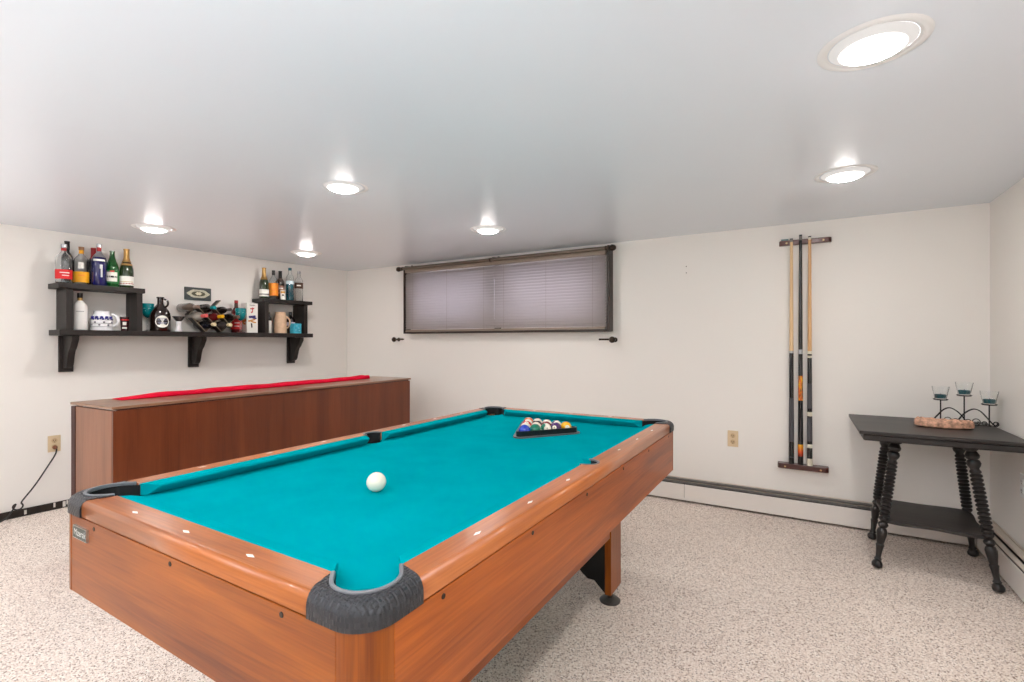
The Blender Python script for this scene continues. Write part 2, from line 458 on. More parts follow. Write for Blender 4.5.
for sx in (-1, 1):
    x_o = cx + sx * hx; x_i = cx + sx * (hx - RW)
    notch = [(x_i + sx * .045 * math.cos(t), cy + .045 * math.sin(t)) for t in [PI / 2 - PI * k / 14 for k in range(15)]]
    rail([(x_o, TY0 + .130), (x_o, TY1 - .130), (x_i, TY1 - .150)] + notch + [(x_i, TY0 + .150)], lambda c, sx=sx: abs(c.x - sx * hx) < 1e-4, rw_y)
    # side pocket: grey rim and black liner
    ring = [(x_i + sx * .0449 * math.cos(t), cy + .0449 * math.sin(t)) for t in [PI / 2 - PI * k / 14 for k in range(15)]]
    inn = [(x_i + sx * .037 * math.cos(t), cy + .037 * math.sin(t)) for t in [-PI / 2 + PI * k / 14 for k in range(15)]]
    horn0 = [(x_i - sx * .008, cy - .046), (x_i - sx * .008, cy - .041)]
    horn1 = [(x_i - sx * .008, cy + .041), (x_i - sx * .008, cy + .046)]
    obj('side_pocket_rim', MB().prism(ring + horn0 + inn + horn1, ZT - .004, ZT + .0015), grayrim, T, bevel=.002)
    il = [(x_i + sx * .0365 * math.cos(t), cy + .0365 * math.sin(t)) for t in [-PI / 2 + PI * k / 14 for k in range(15)]]
    obj('side_pocket_wall', MB().prism([(a_, b_) for a_, b_ in ring] + [(x_i, cy - .0365)] + il[1:-1] + [(x_i, cy + .0365)], ZC - .0305, ZT - .0045), blackm, T)
    o = obj('side_pocket_liner', MB().lathe([(.0445, .0), (.0445, -.13), (.03, -.15), (0, -.15)], (x_i + sx * .0005, cy, ZC - .031), n=24, cap=False), blackp, T)

# cushions with undercut noses
def cushion(p_out, p_in_dir, length_axis, a0, a1, m0, m1):
    """p_out: wood edge coordinate; p_in_dir: +-1 towards the bed; a0..a1 extent along the wood edge; m0, m1: how far each end is cut back at the nose"""
    prof = [(.0003, ZT - .001), (.022, ZT - .002), (.040, ZT - .006), (.042, ZT - .010), (.040, ZT - .014), (.016, ZC + .0012), (.0003, ZC + .0012)]
    vs = []
    for (aa, mm) in ((a0, m0), (a1, -m1)):
        for d, z in prof:
            t = d / .042
            along = aa + mm * t
            ac = p_out + p_in_dir * d
            vs.append((ac, along, z) if length_axis == 'y' else (along, ac, z))
    n = len(prof)
    fs = [tuple(range(n)), tuple(range(2 * n - 1, n - 1, -1))] + [(i, (i + 1) % n, n + (i + 1) % n, n + i) for i in range(n)]
    return obj('cushion', MB().add(vs, fs), felt, T, bevel=.0015, seg=1)
for sy in (-1, 1): cushion(cy + sy * (hy - RW), -sy, 'x', TX0 + .150, TX1 - .150, .038, .038)
for sx in (-1, 1):
    cushion(cx + sx * (hx - RW), -sx, 'y', TY0 + .150, cy - .049, .038, .010)
    cushion(cx + sx * (hx - RW), -sx, 'y', cy + .049, TY1 - .150, .010, .038)

# corner caps, rims and liners
def corner_cap(pts, n_out, M):
    me = bpy.data.meshes.new('corner_cap'); bm = bmesh.new()
    W_ = [M @ Vector((q[0], q[1], 0)) for q in pts]
    lo = [bm.verts.new((v.x - cx, v.y - cy, .742)) for v in W_]; hi = [bm.verts.new((v.x - cx, v.y - cy, ZT + .003)) for v in W_]
    n = len(pts); bm.faces.new(lo[::-1]); bm.faces.new(hi)
    for i in range(n): bm.faces.new((lo[i], lo[(i + 1) % n], hi[(i + 1) % n], hi[i]))
    bmesh.ops.recalc_face_normals(bm, faces=bm.faces)
    top = set(hi[:n_out + 1]) | {hi[-1]}
    es = [e for e in bm.edges if e.verts[0] in top and e.verts[1] in top]
    bmesh.ops.bevel(bm, geom=es, offset=.024, segments=6, profile=0.5, affect='EDGES')
    for f in bm.faces: f.smooth = True
    bm.to_mesh(me); bm.free(); me.materials.append(capm); me.set_sharp_from_angle(angle=math.radians(35))
    o = bpy.data.objects.new('corner_cap', me); C.objects.link(o); o.parent = T
    return o
for sx, sy in CORN:
    M = CM(sx, sy)
    o_ = -.004
    outer = arc(.064, .064, .064 - o_, -PI / 2, -PI, 14)[::-1]          # from (o,.05) to (.05,o)
    u = Vector((1, 1)) / math.sqrt(2)
    c0 = Vector((.084, .084)); r = .063
    uarc = [(c0.x + r * math.cos(t), c0.y + r * math.sin(t)) for t in [-PI / 4 - PI * k / 18 for k in range(19)]]
    hornA = (.149, .061); hornB = (.061, .149)
    pts = outer + [(.129, o_), hornA] + uarc + [hornB, (o_, .129)]
    corner_cap(pts, len(outer), M)
    def uline(rr, ext):
        a = [(c0.x + rr * math.cos(t), c0.y + rr * math.sin(t)) for t in [-PI / 4 - PI * k / 18 for k in range(19)]]
        return [(a[0][0] + ext, a[0][1] + ext)] + a + [(a[-1][0] + ext, a[-1][1] + ext)]
    rim = uline(.0625, .021) + uline(.0545, .021)[::-1]
    obj('pocket_rim', MB().prism(rim, ZT - .004, ZT + .006, M), grayrim, T, bevel=.002)
    wallp_ = uline(.0622, .0285) + uline(.0550, .0285)[::-1]
    obj('pocket_wall', MB().prism(wallp_, ZC - .0305, ZT - .0045, M), blackm, T)
    p = M @ Vector((.072, .072, 0))
    obj('pocket_liner', MB().lathe([(.0545, 0), (.0545, -.11), (.035, -.13), (0, -.13)], (p.x, p.y, ZC - .031), n=24, cap=False), blackp, T)
# sights
def sight(x, y, ax):
    a, b_ = (.014, .005) if ax == 'x' else (.005, .014)
    obj('diamond_sight', MB().prism([(x - a, y), (x, y - b_), (x + a, y), (x, y + b_)], ZT + .0001, ZT + .0007), pearl, T)
for f in (.25, .5, .75):
    for y in (TY0 + .032, TY1 - .032): sight(TX0 + .108 + (hx * 2 - .216) * f, y, 'x')
for f in (.125, .25, .375, .625, .75, .875):
    for x in (TX0 + .032, TX1 - .032): sight(x, TY0 + .108 + (hy * 2 - .216) * f, 'y')
# screws in the aprons
for x in (-1.51, -1.137, -0.762):
    for y, d in ((TY0 + .001, -1), (TY1 - .001, 1)):
        obj('screw', MB().lathe([(0, .0012), (.005, .0012), (.0055, 0)], (x, y, .726), (0, d, 0), n=10, cap=False), screwm, T)
for y in (0.706, 1.051, 1.401, 1.754, 2.1, 2.46):
    for x, d in ((TX0 + .001, -1), (TX1 - .001, 1)):
        obj('screw', MB().lathe([(0, .0012), (.005, .0012), (.0055, 0)], (x, y, .726), (d, 0, 0), n=10, cap=False), screwm, T)
# maker's plate on the near apron
pl = obj('name_plate', MB().box(-1.622, -1.544, TY0 - .003, TY0 + .001, .688, .716), mat('plate_green', (28, 44, 34), rough=.3), T, bevel=.001)
tv, tf = text_mesh('Mizerak', .024)
tmb = MB().add([(-1.583 + .92 * v.x + .12 * v.y, TY0 - .0036, .7016 + v.y) for v in tv], tf)
obj('lettering', tmb, mat('letter_white', (240, 244, 240), rough=.4), pl)
fmb = MB()
for a, b_, c_, d_ in ((-1.624, -1.622, .686, .718), (-1.544, -1.542, .686, .718)): fmb.box(a, b_, TY0 - .004, TY0 + .001, c_, d_)
for c_, d_ in ((.686, .688), (.716, .718)): fmb.box(-1.622, -1.544, TY0 - .004, TY0 + .001, c_, d_)
obj('plate_edge', fmb, mat('plate_silver', (190, 192, 190), rough=.3, metal=1), pl)
# legs, cross panels, stringers
footm = mat('leveller_black', (58, 54, 50), rough=.45)
LX = .745                       # outer face of the right-hand legs
lx_r = -LX; lx_l = 2 * cx + LX
for ys in ((2.142, 2.285), (TY0 + TY1 - 2.285, TY0 + TY1 - 2.142)):
    for xo, d in ((lx_r, -1), (lx_l, 1)):
        a, b_ = sorted((xo, xo + d * .030))
        lg = obj('leg', MB().prism([(ys[0], .036), (ys[1], .036), (ys[1], ZB), (ys[0], ZB)], a, b_, Matrix(((0, 0, 1, 0), (1, 0, 0, 0), (0, 1, 0, 0), (0, 0, 0, 1)))), pw_z, T, bevel=.002)
        fx, fy = xo + d * .014, (2.168 if ys[0] > 1.5 else TY0 + TY1 - 2.168)
        obj('leveller_foot', MB().lathe([(0, .0005), (.046, .0005), (.048, .006), (.036, .016), (.013, .02), (.013, .06)], (fx, fy, 0), n=20), footm, lg)
        obj('screw', MB().lathe([(0, .0012), (.006, .0012), (.0065, 0)], (xo, ys[0] + .03, .44), (-d, 0, 0), n=10, cap=False), screwm, lg)
    ym = 2.178 if ys[0] > 1.5 else TY0 + TY1 - 2.178
    a, b_ = lx_l + .0305, lx_r - .0305; n = 24
    bot = []
    for k in range(n + 1):
        t = k / n; e = min(t, 1 - t) * (b_ - a)
        z = .022 + .055 * min(1, e / .06) if e < .09 else .077 + .16 * min(1, (e - .09) / .13) ** 1.4
        bot.append((a + (b_ - a) * t, z))
    pts = bot + [(b_, ZB), (a, ZB)]
    obj('cross_panel', MB().prism(pts, -ym - .012, -ym + .012, Matrix(((1, 0, 0, 0), (0, 0, -1, 0), (0, 1, 0, 0), (0, 0, 0, 1)))), blackm, T)
for xo, d in ((lx_r, -1), (lx_l, 1)):
    a, b_ = sorted((xo + d * .004, xo + d * .026))
    obj('stringer_board', MB().box(a, b_, TY0 + TY1 - 2.141, 2.141, .298, ZB), pw_y, T, bevel=.002)

# ------------------------------------------------------------------ balls and rack
BR = .0275
def ball(x, y, col, stripe, label, num=None, rot=(0, 0, 0), spot_dir=None):
    white = mat('ball_white', (240, 232, 214), rough=.12, coat=.5)
    cm_ = mat('ball_' + col[0], col[1], rough=.12, coat=.5)
    z = ZC + BR + .0004
    R = Matrix.Rotation(rot[2], 3, 'Z') @ Matrix.Rotation(rot[1], 3, 'Y') @ Matrix.Rotation(rot[0], 3, 'X')
    t = thing('pool_ball', label, 'pool ball', (x, y, ZC), 'pool balls in the rack')
    f = (lambda zc: 0 if abs(zc) < .52 else 1) if stripe else (lambda zc: 0)
    obj('ball_body', MB().sphere((x, y, z), BR, 28, 20, f, R), [cm_, white], t)
    if num:
        d = (R @ Vector((1, 0, 0))) if spot_dir is None else Vector(spot_dir).normalized()
        cap = MB().lathe([(BR * 1.004 * math.sin(a), BR * 1.004 * math.cos(a)) for a in (0, .1, .2, .3, .4)], (x, y, z), d, n=18, cap=False)
        s_ = obj('number_spot', cap, white, t)
        vs, fs = text_mesh(num, .014)
        up = Vector((0, 0, 1)); rt_ = d.cross(up) * -1
        if rt_.length < 1e-3: rt_ = Vector((1, 0, 0))
        rt_.normalize(); up2 = d.cross(rt_)
        pts = []
        for v in vs:
            p = d * BR + rt_ * v.x + up2 * v.y
            pts.append(Vector((x, y, z)) + p.normalized() * BR * 1.012)
        obj('numeral', MB().add(pts, fs), mat('ink_black', (18, 18, 20), rough=.4), s_)
    return t
# cue ball
cb = obj('cue_ball', MB().sphere((-1.086, 1.046, ZC + .0289), .0285, 36, 24), mat('cue_ball_ivory', (244, 234, 214), rough=.15, coat=.5), None, origin=(-1.086, 1.046, ZC))
tag(cb, 'ivory cue ball alone in the middle of the teal cloth', 'pool ball')
dv = Vector((.59, .807, 0)).normalized(); nv = Vector((-.807, .59, 0)).normalized()
fm = Vector((-1.057, 2.104, 0))
step = .0556
COL = {'yellow': ('yellow', (240, 178, 20)), 'blue': ('blue', (22, 62, 190)), 'red': ('red', (205, 48, 38)), 'purple': ('purple', (78, 44, 104)),
       'orange': ('orange', (236, 112, 40)), 'green': ('green', (14, 120, 92)), 'maroon': ('maroon', (134, 40, 46)), 'black': ('black', (20, 20, 22))}
tocam = Vector((.44, -.86, .25))
rows = [[('blue', 0, '2', 'solid blue pool ball at the near left corner of the black rack', None, (-.3, -.2, -.9)),
         ('green', 0, '6', 'solid green pool ball second from left in the front row of the rack', None, (0, .4, -.9)),
         ('green', 1, '14', 'cream looking green-striped pool ball in the middle of the front row', (.3, 1.1, .5), (.55, -.8, .25)),
         ('purple', 0, '4', 'solid purple pool ball with its number facing out in the front row', None, (.15, -.95, .22)),
         ('yellow', 0, '1', 'solid yellow pool ball at the right end of the front row', None, (.62, -.72, .15))],
        [('yellow', 1, '9', 'yellow-striped pool ball just behind the blue ball', (0, .2, 0), None),
         ('orange', 1, '13', 'orange and white striped pool ball behind the green ball', (1.2, .3, .4), None),
         ('maroon', 0, '7', 'solid maroon pool ball behind the cream-looking ball', None, (0, 0, -1)),
         ('purple', 1, '12', 'purple-striped pool ball behind the purple and yellow balls', (.5, 1.2, 0), None)],
        [('red', 0, '3', 'solid red pool ball at the left side of the rack, third row', None, (.3, -.6, .7)),
         ('black', 0, '8', 'black pool ball in the centre of the rack', None, (0, 0, 1)),
         ('maroon', 1, '15', 'maroon-striped pool ball at the right of the third row', (.7, .4, .2), None)],
        [('red', 1, '11', 'red-striped pool ball left of the pair behind the black ball', (.2, .9, 0), None),
         ('blue', 1, '10', 'blue-striped pool ball right of the pair behind the black ball', (.9, .4, .3), None)],
        [('orange', 0, '5', 'solid orange pool ball at the far tip of the rack', None, (0, 0, 1))]]
for i, row in enumerate(rows):
    for j, (c, st, num, lab, rot, sd) in enumerate(row):
        p = fm + nv * (step * .8661 * i) + dv * (step * (j - (len(row) - 1) / 2))
        ball(p.x, p.y, COL[c], st, lab, num, rot or (0, 0, 0), sd)
# triangle rack
cen = fm + nv * (step * .8661 * 4 / 3)
def tri(ins):     # triangle whose sides lie at distance ins from the centroid
    v = []
    for a in (0, 120, 240):
        d = Matrix.Rotation(math.radians(a), 3, 'Z') @ nv
        v.append(cen + d * 2 * ins)
    return v
def rtri(ins, rr, n=6):
    """rounded corner outline"""
    out = []; v = tri(ins - rr)
    for a, p in zip((0, 120, 240), v):
        base = math.atan2(nv.y, nv.x) + math.radians(a)
        out += [(p.x + rr * math.cos(base + t), p.y + rr * math.sin(base + t)) for t in [math.radians(-60 + 120 * k / n) for k in range(n + 1)]]
    return out
din = step * .8661 * 4 / 3 + BR + .001      # inner wall distance... apex rows
din = step * .8661 * 4 / 3 * .5 + 0
din = (step * 4) * math.sqrt(3) / 6 + BR + .0012
rk = thing('ball_rack', 'black triangular ball rack holding the coloured balls on the cloth', 'ball rack', (cen.x, cen.y, ZC))
def ring_prism(inner, outer, z0, z1):
    n = len(inner); mb = MB()
    vs = [(p[0], p[1], z0) for p in inner] + [(p[0], p[1], z0) for p in outer] + [(p[0], p[1], z1) for p in inner] + [(p[0], p[1], z1) for p in outer]
    fs = []
    for i in range(n):
        j = (i + 1) % n
        fs += [(i, j, n + j, n + i), (2 * n + i, 3 * n + i, 3 * n + j, 2 * n + j), (i, 2 * n + i, 2 * n + j, j), (n + i, n + j, 3 * n + j, 3 * n + i)]
    return mb.add(vs, fs)
obj('rack_frame', ring_prism(rtri(din, .012), rtri(din + .008, .02), ZC + .0005, ZC + .030), mat('rack_black', (24, 24, 26), rough=.35), rk)
obj('rack_flange', ring_prism(rtri(din + .0085, .02), rtri(din + .022, .034), ZC + .0005, ZC + .007), mat('rack_lip_grey', (96, 96, 98), rough=.4), rk, bevel=.001)

# ------------------------------------------------------------------ long bar cabinet
bw = wood('bar_wood', (88, 40, 18), (124, 62, 32), 'z', rough=.38, coat=.2, grain=.7, spec=.35, plank=.105, plank_axis='y')
bw_e = wood('bar_wood_end', (118, 74, 50), (152, 100, 70), 'z', rough=.42, coat=.2)
bw_t = wood('bar_top_wood', (120, 84, 60), (158, 118, 90), 'y', rough=.3, coat=.3)
dk = mat('bar_dark_edge', (58, 18, 14), rough=.5)
A_, B_, D_, E_ = Vector((-3.03, 1.113)), Vector((-3.11, 3.424)), Vector((-3.605, 3.44)), Vector((-3.494, 1.092))
BT = .857
bar = thing('bar_cabinet', 'long low brown wooden bar cabinet in front of the bottle shelf', 'bar cabinet', ((A_.x + D_.x) / 2, (A_.y + D_.y) / 2, 0))
def lerp(a, b_, t): return a + (b_ - a) * t
def quad(pts): return [(p.x, p.y) for p in pts]
ins = .006
f0, f1 = lerp(A_, B_, .003) + Vector((-.006, 0)), lerp(A_, B_, .997) + Vector((-.006, 0))
obj('front_panel', MB().prism(quad([f0, f1, f1 + Vector((-.02, 0)), f0 + Vector((-.02, 0))]), 0.0, BT - .022), bw, bar, bevel=.0015, seg=1)
e0, e1 = lerp(A_, E_, .05) + Vector((0, .007)), lerp(A_, E_, .90) + Vector((0, .007))
obj('end_panel', MB().prism(quad([e0, e1, e1 + Vector((0, .02)), e0 + Vector((0, .02))]), 0.0, BT - .022), bw_e, bar, bevel=.0015, seg=1)
g0, g1 = lerp(B_, D_, .05) + Vector((0, -.007)), lerp(B_, D_, .90) + Vector((0, -.007))
obj('end_panel', MB().prism(quad([g0, g1, g1 + Vector((0, -.02)), g0 + Vector((0, -.02))]), 0.0, BT - .022), bw_e, bar, bevel=.0015, seg=1)
for q0, q1, s_ in ((E_, A_, 1), (D_, B_, -1)):
    a, b_ = lerp(q0, q1, .0), lerp(q0, q1, .095)
    obj('back_post', MB().prism(quad([a + Vector((0, s_ * .004)), b_ + Vector((0, s_ * .004)), b_ + Vector((0, s_ * .04)), a + Vector((0, s_ * .04))]), 0.0, BT - .022), dk, bar, bevel=.001, seg=1)
b0, b1 = lerp(E_, D_, .02) + Vector((.004, 0)), lerp(E_, D_, .98) + Vector((.004, 0))
obj('inner_shelf', MB().prism(quad([b0 + Vector((.03, .02)), b1 + Vector((.03, -.02)), f1 + Vector((-.03, -.04)), f0 + Vector((-.03, .04))]), .40, .42), bw_e, bar)
obj('top_board', MB().prism(quad([A_, B_, D_, E_]), BT - .014, BT), bw_t, bar, bevel=.002)
obj('top_moulding', MB().prism(quad([lerp(A_, D_, .012), lerp(B_, E_, .012), lerp(D_, A_, .012), lerp(E_, B_, .012)]), BT - .0215, BT - .0142), dk, bar)

# red cloth folded along the bar top
rc = MB(); n = 60; prof_w = []
redm = mat('red_cloth', (214, 14, 50), rough=.95, spec=.1, noise=.12, nscale=14, bump=.15, bscale=200)
rows_ = []
for k in range(n + 1):
    t = k / n; y = 1.27 + (3.18 - 1.27) * t
    xf = -3.335 + .035 * math.sin(PI * t) - .05 * t; xb = xf - (.13 + .035 * math.sin(t * 3) )
    h = (.004 + .018 * min(1, t / .12)) * (1 + .08 * math.sin(t * 22) + .05 * math.sin(t * 45 + 1))
    if t > .94: h *= 1 + 6 * (t - .94)
    sec = [(xf, 0.0), (xf + .004, h * .35), (xf - .004, h * .8), (xf - .02, h), (xf - .06, h * (.93 + .06 * math.sin(t * 17))), (xb + .03, h * .95), (xb + .006, h * .7), (xb, h * .3), (xb + .004, 0.0)]
    rows_.append([(x, y + .004 * math.sin(i * 2 + t * 9), BT + .0005 + z) for i, (x, z) in enumerate(sec)])
m_ = len(rows_[0]); vs = [p for r_ in rows_ for p in r_]
fs = [(k * m_ + i, k * m_ + i + 1, (k + 1) * m_ + i + 1, (k + 1) * m_ + i) for k in range(n) for i in range(m_ - 1)]
fs += [(k * m_ + m_ - 1, k * m_, (k + 1) * m_, (k + 1) * m_ + m_ - 1) for k in range(n)]
fs += [tuple(range(m_)), tuple(n * m_ + i for i in range(m_ - 1, -1, -1))]
o = obj('folded_cloth', rc.add(vs, fs, True), redm, None, origin=(-3.4, 2.3, BT))
tag(o, 'red cloth folded lengthwise along the top of the brown bar', 'cloth')

# ------------------------------------------------------------------ wall shelf unit (left wall)
sw = wood('shelf_black_wood', (18, 15, 14), (46, 39, 36), 'y', rough=.5, coat=.05, spec=.35)
swz = wood('shelf_black_upright', (20, 17, 16), (50, 43, 40), 'z', rough=.5, coat=.05, spec=.35)
def wbox(mb, y0, y1, d0, d1, z0, z1):       # box standing off the left wall
    return mb.prism([(WX(y0) + d0, y0), (WX(y1) + d0, y1), (WX(y1) + d1, y1), (WX(y0) + d1, y0)], z0, z1)
SZ = 1.275; UZ = 1.600
sh = thing('wall_shelf', 'long black wall shelf with raised boxes at both ends on wooden brackets', 'shelf', (WX(2.3), 2.3, 1.237))
obj('shelf_board', wbox(MB(), 1.312, 3.262, .003, .20, SZ - .038, SZ), sw, sh, bevel=.003)
obj('upper_board', wbox(MB(), 1.308, 1.812, .003, .20, UZ - .036, UZ), sw, sh, bevel=.003)
obj('upper_board', wbox(MB(), 2.752, 3.262, .003, .19, UZ - .034, UZ), sw, sh, bevel=.003)
for a, b_ in ((1.352, 1.390), (1.762, 1.800), (2.770, 2.806), (3.172, 3.210)):
    obj('upright', wbox(MB(), a, b_, .003, .185, SZ + .0003, UZ - .0365), swz, sh, bevel=.002)
for ya in (1.362, 2.200, 3.105):
    br = obj('bracket', wbox(MB(), ya, ya + .08, .002, .022, .975, SZ - .0385), swz, sh, bevel=.002)
    ym = ya + .04
    prof = [(0, .255), (.165, .255), (.165, .225), (.15, .205)]
    prof += [(.15 - .075 * t, .205 - .02 * t - .12 * t ** 1.6 - .012 * math.sin(t * 2 * PI)) for t in [k / 10 for k in range(1, 11)]]
    prof += [(.07, .05), (.055, .03), (.03, .022), (0, .022)]
    x0 = WX(ym) + .0225
    obj('bracket_arm', MB().prism([(x0 + p[0], .980 + p[1]) for p in prof], -(ym + .02), -(ym - .02), Matrix(((1, 0, 0, 0), (0, 0, -1, 0), (0, 1, 0, 0), (0, 0, 0, 1)))), swz, br, bevel=.002)

# ---- bottles and glasses
CAMX = Vector((0, 0, 0))
def onshelf(y, d, z): return Vector((WX(y) + d, y, z + .0006))
def facing(p): return math.atan2(-p.y, -p.x)                # yaw from p towards the middle of the room

clear = glass('clear_glass', (252, 254, 254)); 
def arc_shell(mb, p, r, z0, z1, a0, half, n=14, thick=.0012, mi=0, prof=None):
    vs = []
    for k in range(n + 1):
        a = a0 - half + 2 * half * k / n
        for rr in (r, r + thick):
            for z in (z0, z1): vs.append((p.x + rr * math.cos(a), p.y + rr * math.sin(a), p.z + z))
    fs = []
    for k in range(n):
        b_ = k * 4; c_ = b_ + 4
        fs += [(b_ + 2, b_ + 3, c_ + 3, c_ + 2), (b_, c_, c_ + 1, b_ + 1), (b_, b_ + 2, c_ + 2, c_), (b_ + 1, c_ + 1, c_ + 3, b_ + 3)]
    fs += [(0, 1, 3, 2), (n * 4, n * 4 + 2, n * 4 + 3, n * 4 + 1)]
    return mb.add(vs, fs, True, mi)

def bottle(label, p, h, r, style, gm, cap=None, labels=(), group=None, liquid=None, cat='bottle', name='bottle', marks=()):
    """style: round (spirits), wine, champagne, beer; labels: list of (z0,z1,material,halfangle)"""
    t = thing(name, label, cat, p, group)
    nr = {'spirit': .30, 'wine': .34, 'champagne': .33, 'beer': .36, 'slim': .36}[style] * r
    if style == 'spirit':
        prof = [(0, 0), (.9, 0), (1, .02), (1, .58), (.96, .64), (.82, .70), (.55, .755), (.36, .79), (.32, .83), (.32, .99), (0, 1)]
    elif style == 'slim':
        prof = [(0, 0), (.92, 0), (1, .015), (1, .64), (.97, .69), (.80, .755), (.5, .80), (.40, .83), (.38, .985), (0, 1)]
    elif style == 'wine':
        prof = [(0, 0), (.93, 0), (1, .02), (1, .58), (.95, .64), (.75, .70), (.46, .745), (.38, .79), (.37, .97), (.40, .975), (.40, 1), (0, 1)]
    elif style == 'champagne':
        prof = [(0, 0), (.93, 0), (1, .025), (1, .42), (.95, .50), (.82, .58), (.62, .66), (.45, .73), (.37, .79), (.35, .97), (.40, .975), (.40, 1), (0, 1)]
    else:
        prof = [(0, 0), (.93, 0), (1, .02), (1, .50), (.95, .56), (.78, .66), (.56, .76), (.42, .84), (.37, .90), (.37, .97), (.42, .975), (.42, 1), (0, 1)]
    capf = {'none': 0, None: 0}.get(cap, None)
    hb = h
    PR = [(a * r, z * hb) for a, z in prof]
    if gm is clear:
        inn = [(max(a - .0028, .002), max(z, .006)) for a, z in PR[1:-1]]
        body = obj('body', MB().lathe(PR[:-1] + inn[::-1] + [(0, .006)], p, n=24, cap=False), gm, t)
    else:
        body = obj('body', MB().lathe(PR, p, n=24, cap=False), gm, t)
    def rad(z):
        for (r0, z0), (r1, z1) in zip(PR, PR[1:]):
            if z0 <= z <= z1 and z1 > z0: return r0 + (r1 - r0) * (z - z0) / (z1 - z0)
        return r
    if liquid:
        lm, zt = liquid
        obj('liquid', MB().lathe([(0, .004)] + [(a - .003, z) for a, z in [(rad(.006), .005)] + [(rad(zt * h * k / 6), zt * h * k / 6) for k in range(1, 7)]] + [(0, zt * h)], p, n=20, cap=False), lm, t)
    if cap and cap != 'none':
        cmt, z0 = cap         # cap covers from z0*h to the top
        zs = [z0 * h] + [z for a, z in PR if z0 * h < z < h * .999] + [h]
        obj('cap', MB().lathe([(rad(min(z, h * .999)) + .0018, z) for z in zs[:-1]] + [(rad(h * .98) + .0018, h + .001), (0, h + .002)], p, n=20, cap=False), cmt, t)
    a0 = facing(p)
    for (z0, z1, m, half) in labels:
        rr = max(rad(z0 * h), rad(z1 * h), rad((z0 + z1) / 2 * h))
        if abs(rad(z0 * h) - rad(z1 * h)) < .002:
            lb = obj('label', arc_shell(MB(), p, rr + .0008, z0 * h, z1 * h, a0, half), m, t)
        else:
            zz = [z0 * h + (z1 - z0) * h * k / 4 for k in range(5)]
            obj('collar', MB().lathe([(rad(z) + .0012, z) for z in zz], p, n=20, cap=False), m, t)
    for (zc, wd, hh, m, yaw) in marks:      # small printed marks
        mb = MB(); arc_shell(mb, p, rad(zc * h) + .0022, zc * h - hh / 2, zc * h + hh / 2, a0 + yaw, wd, n=6, thick=.0006)
        obj('printed_mark', mb, m, t)
    return t

paper = mat('label_white', (236, 234, 226), rough=.6)
redl = mat('label_red', (214, 30, 34), rough=.5); yell = mat('label_yellow', (238, 168, 24), rough=.5)
orl = mat('label_orange', (236, 140, 40), rough=.5); blk = mat('label_black', (26, 22, 22), rough=.5)
gold = mat('gold_foil', (196, 156, 96), rough=.35, metal=.8); silver = mat('silver_cap', (180, 180, 184), rough=.3, metal=.9)
brn = mat('label_brown', (84, 58, 44), rough=.5); redcap = mat('red_cap', (170, 32, 36), rough=.4)
blkcap = mat('black_cap', (24, 20, 20), rough=.4); tealcap = mat('teal_cap', (0, 96, 112), rough=.3)
grn_lab = mat('label_green', (26, 110, 52), rough=.5)
dkgreen = glass('dark_green_glass', (24, 52, 22)); 
dkgreen2 = mat('champagne_green', (36, 52, 24), rough=.08, coat=.6); beer_green = mat('beer_green', (20, 104, 40), rough=.08, trans=.35, coat=.6)
darkglass = mat('dark_bottle_glass', (26, 18, 16), rough=.08, coat=.6); navy = mat('navy_bottle', (22, 24, 92), rough=.1, coat=.6, trans=.15)
amber = mat('amber_dark', (46, 26, 16), rough=.08, coat=.6)
GT = 'bottles on the left upper shelf'
bottle('dark bottle with black neck behind the red-labelled clear bottle', onshelf(1.400, .042, UZ), .310, .034, 'wine', darkglass, (blkcap, .80), group=GT)
bottle('clear bottle with red label and red neck band, leftmost on upper shelf', onshelf(1.354, .135, UZ), .272, .046, 'spirit', clear, (silver, .91),
       [(.10, .34, redl, 1.25), (.83, .90, redcap, 1)], GT, marks=[(.26, .55, .006, paper, .1), (.19, .4, .005, paper, .2)])
bottle('clear bottle with yellow label and yellow neck band', onshelf(1.462, .095, UZ), .274, .044, 'spirit', clear, (mat('cork_brown', (150, 110, 80), rough=.6), .92),
       [(.06, .34, yell, 1.2), (.82, .915, yell, 1)], GT, marks=[(.5, .35, .045, paper, .0), (.24, .4, .008, orl, 0)])
bottle('dark red-necked bottle half hidden behind the navy blue bottle', onshelf(1.548, .045, UZ), .285, .036, 'wine', mat('dark_red_glass', (48, 14, 24), rough=.1, coat=.6), (redcap, .72), group=GT)
bottle('navy blue bottle with clear neck and red and silver top', onshelf(1.551, .135, UZ), .305, .044, 'spirit', navy, (silver, .92),
       [(.83, .92, redcap, 1), (.585, .63, paper, .8), (.68, .82, silver, 1)], GT, marks=[(.45, .18, .03, silver, .25), (.3, .12, .06, silver, .3)])
bottle('bright green beer bottle with white oval label and no cap', onshelf(1.641, .10, UZ), .272, .041, 'beer', beer_green, None,
       [(.10, .46, grn_lab, 1.3)], GT, marks=[(.28, .75, .07, paper, 0), (.28, .7, .014, blk, 0), (.43, .3, .01, redl, 0)])
bottle('champagne bottle with gold foil neck on the left upper shelf', onshelf(1.730, .10, UZ), .300, .045, 'champagne', dkgreen2, (gold, .66),
       [(.07, .30, paper, 1.25), (.575, .63, gold, 1)], GT, marks=[(.115, 1.2, .006, redcap, 0), (.16, 1.0, .004, gold, 0)])
GR = 'bottles on the right upper shelf'
bottle('champagne bottle with gold foil neck on the right upper shelf', onshelf(2.811, .10, UZ), .293, .043, 'champagne', dkgreen2, (gold, .62),
       [(.07, .30, paper, 1.25)], GR, marks=[(.14, 1.2, .01, blk, 0)])
bottle('clear bottle with big orange label and black cap', onshelf(2.905, .10, UZ), .280, .040, 'spirit', clear, (blkcap, .84),
       [(.12, .56, orl, 1.35)], GR, marks=[(.42, .8, .003, yell, 0), (.26, .8, .003, yell, 0)])
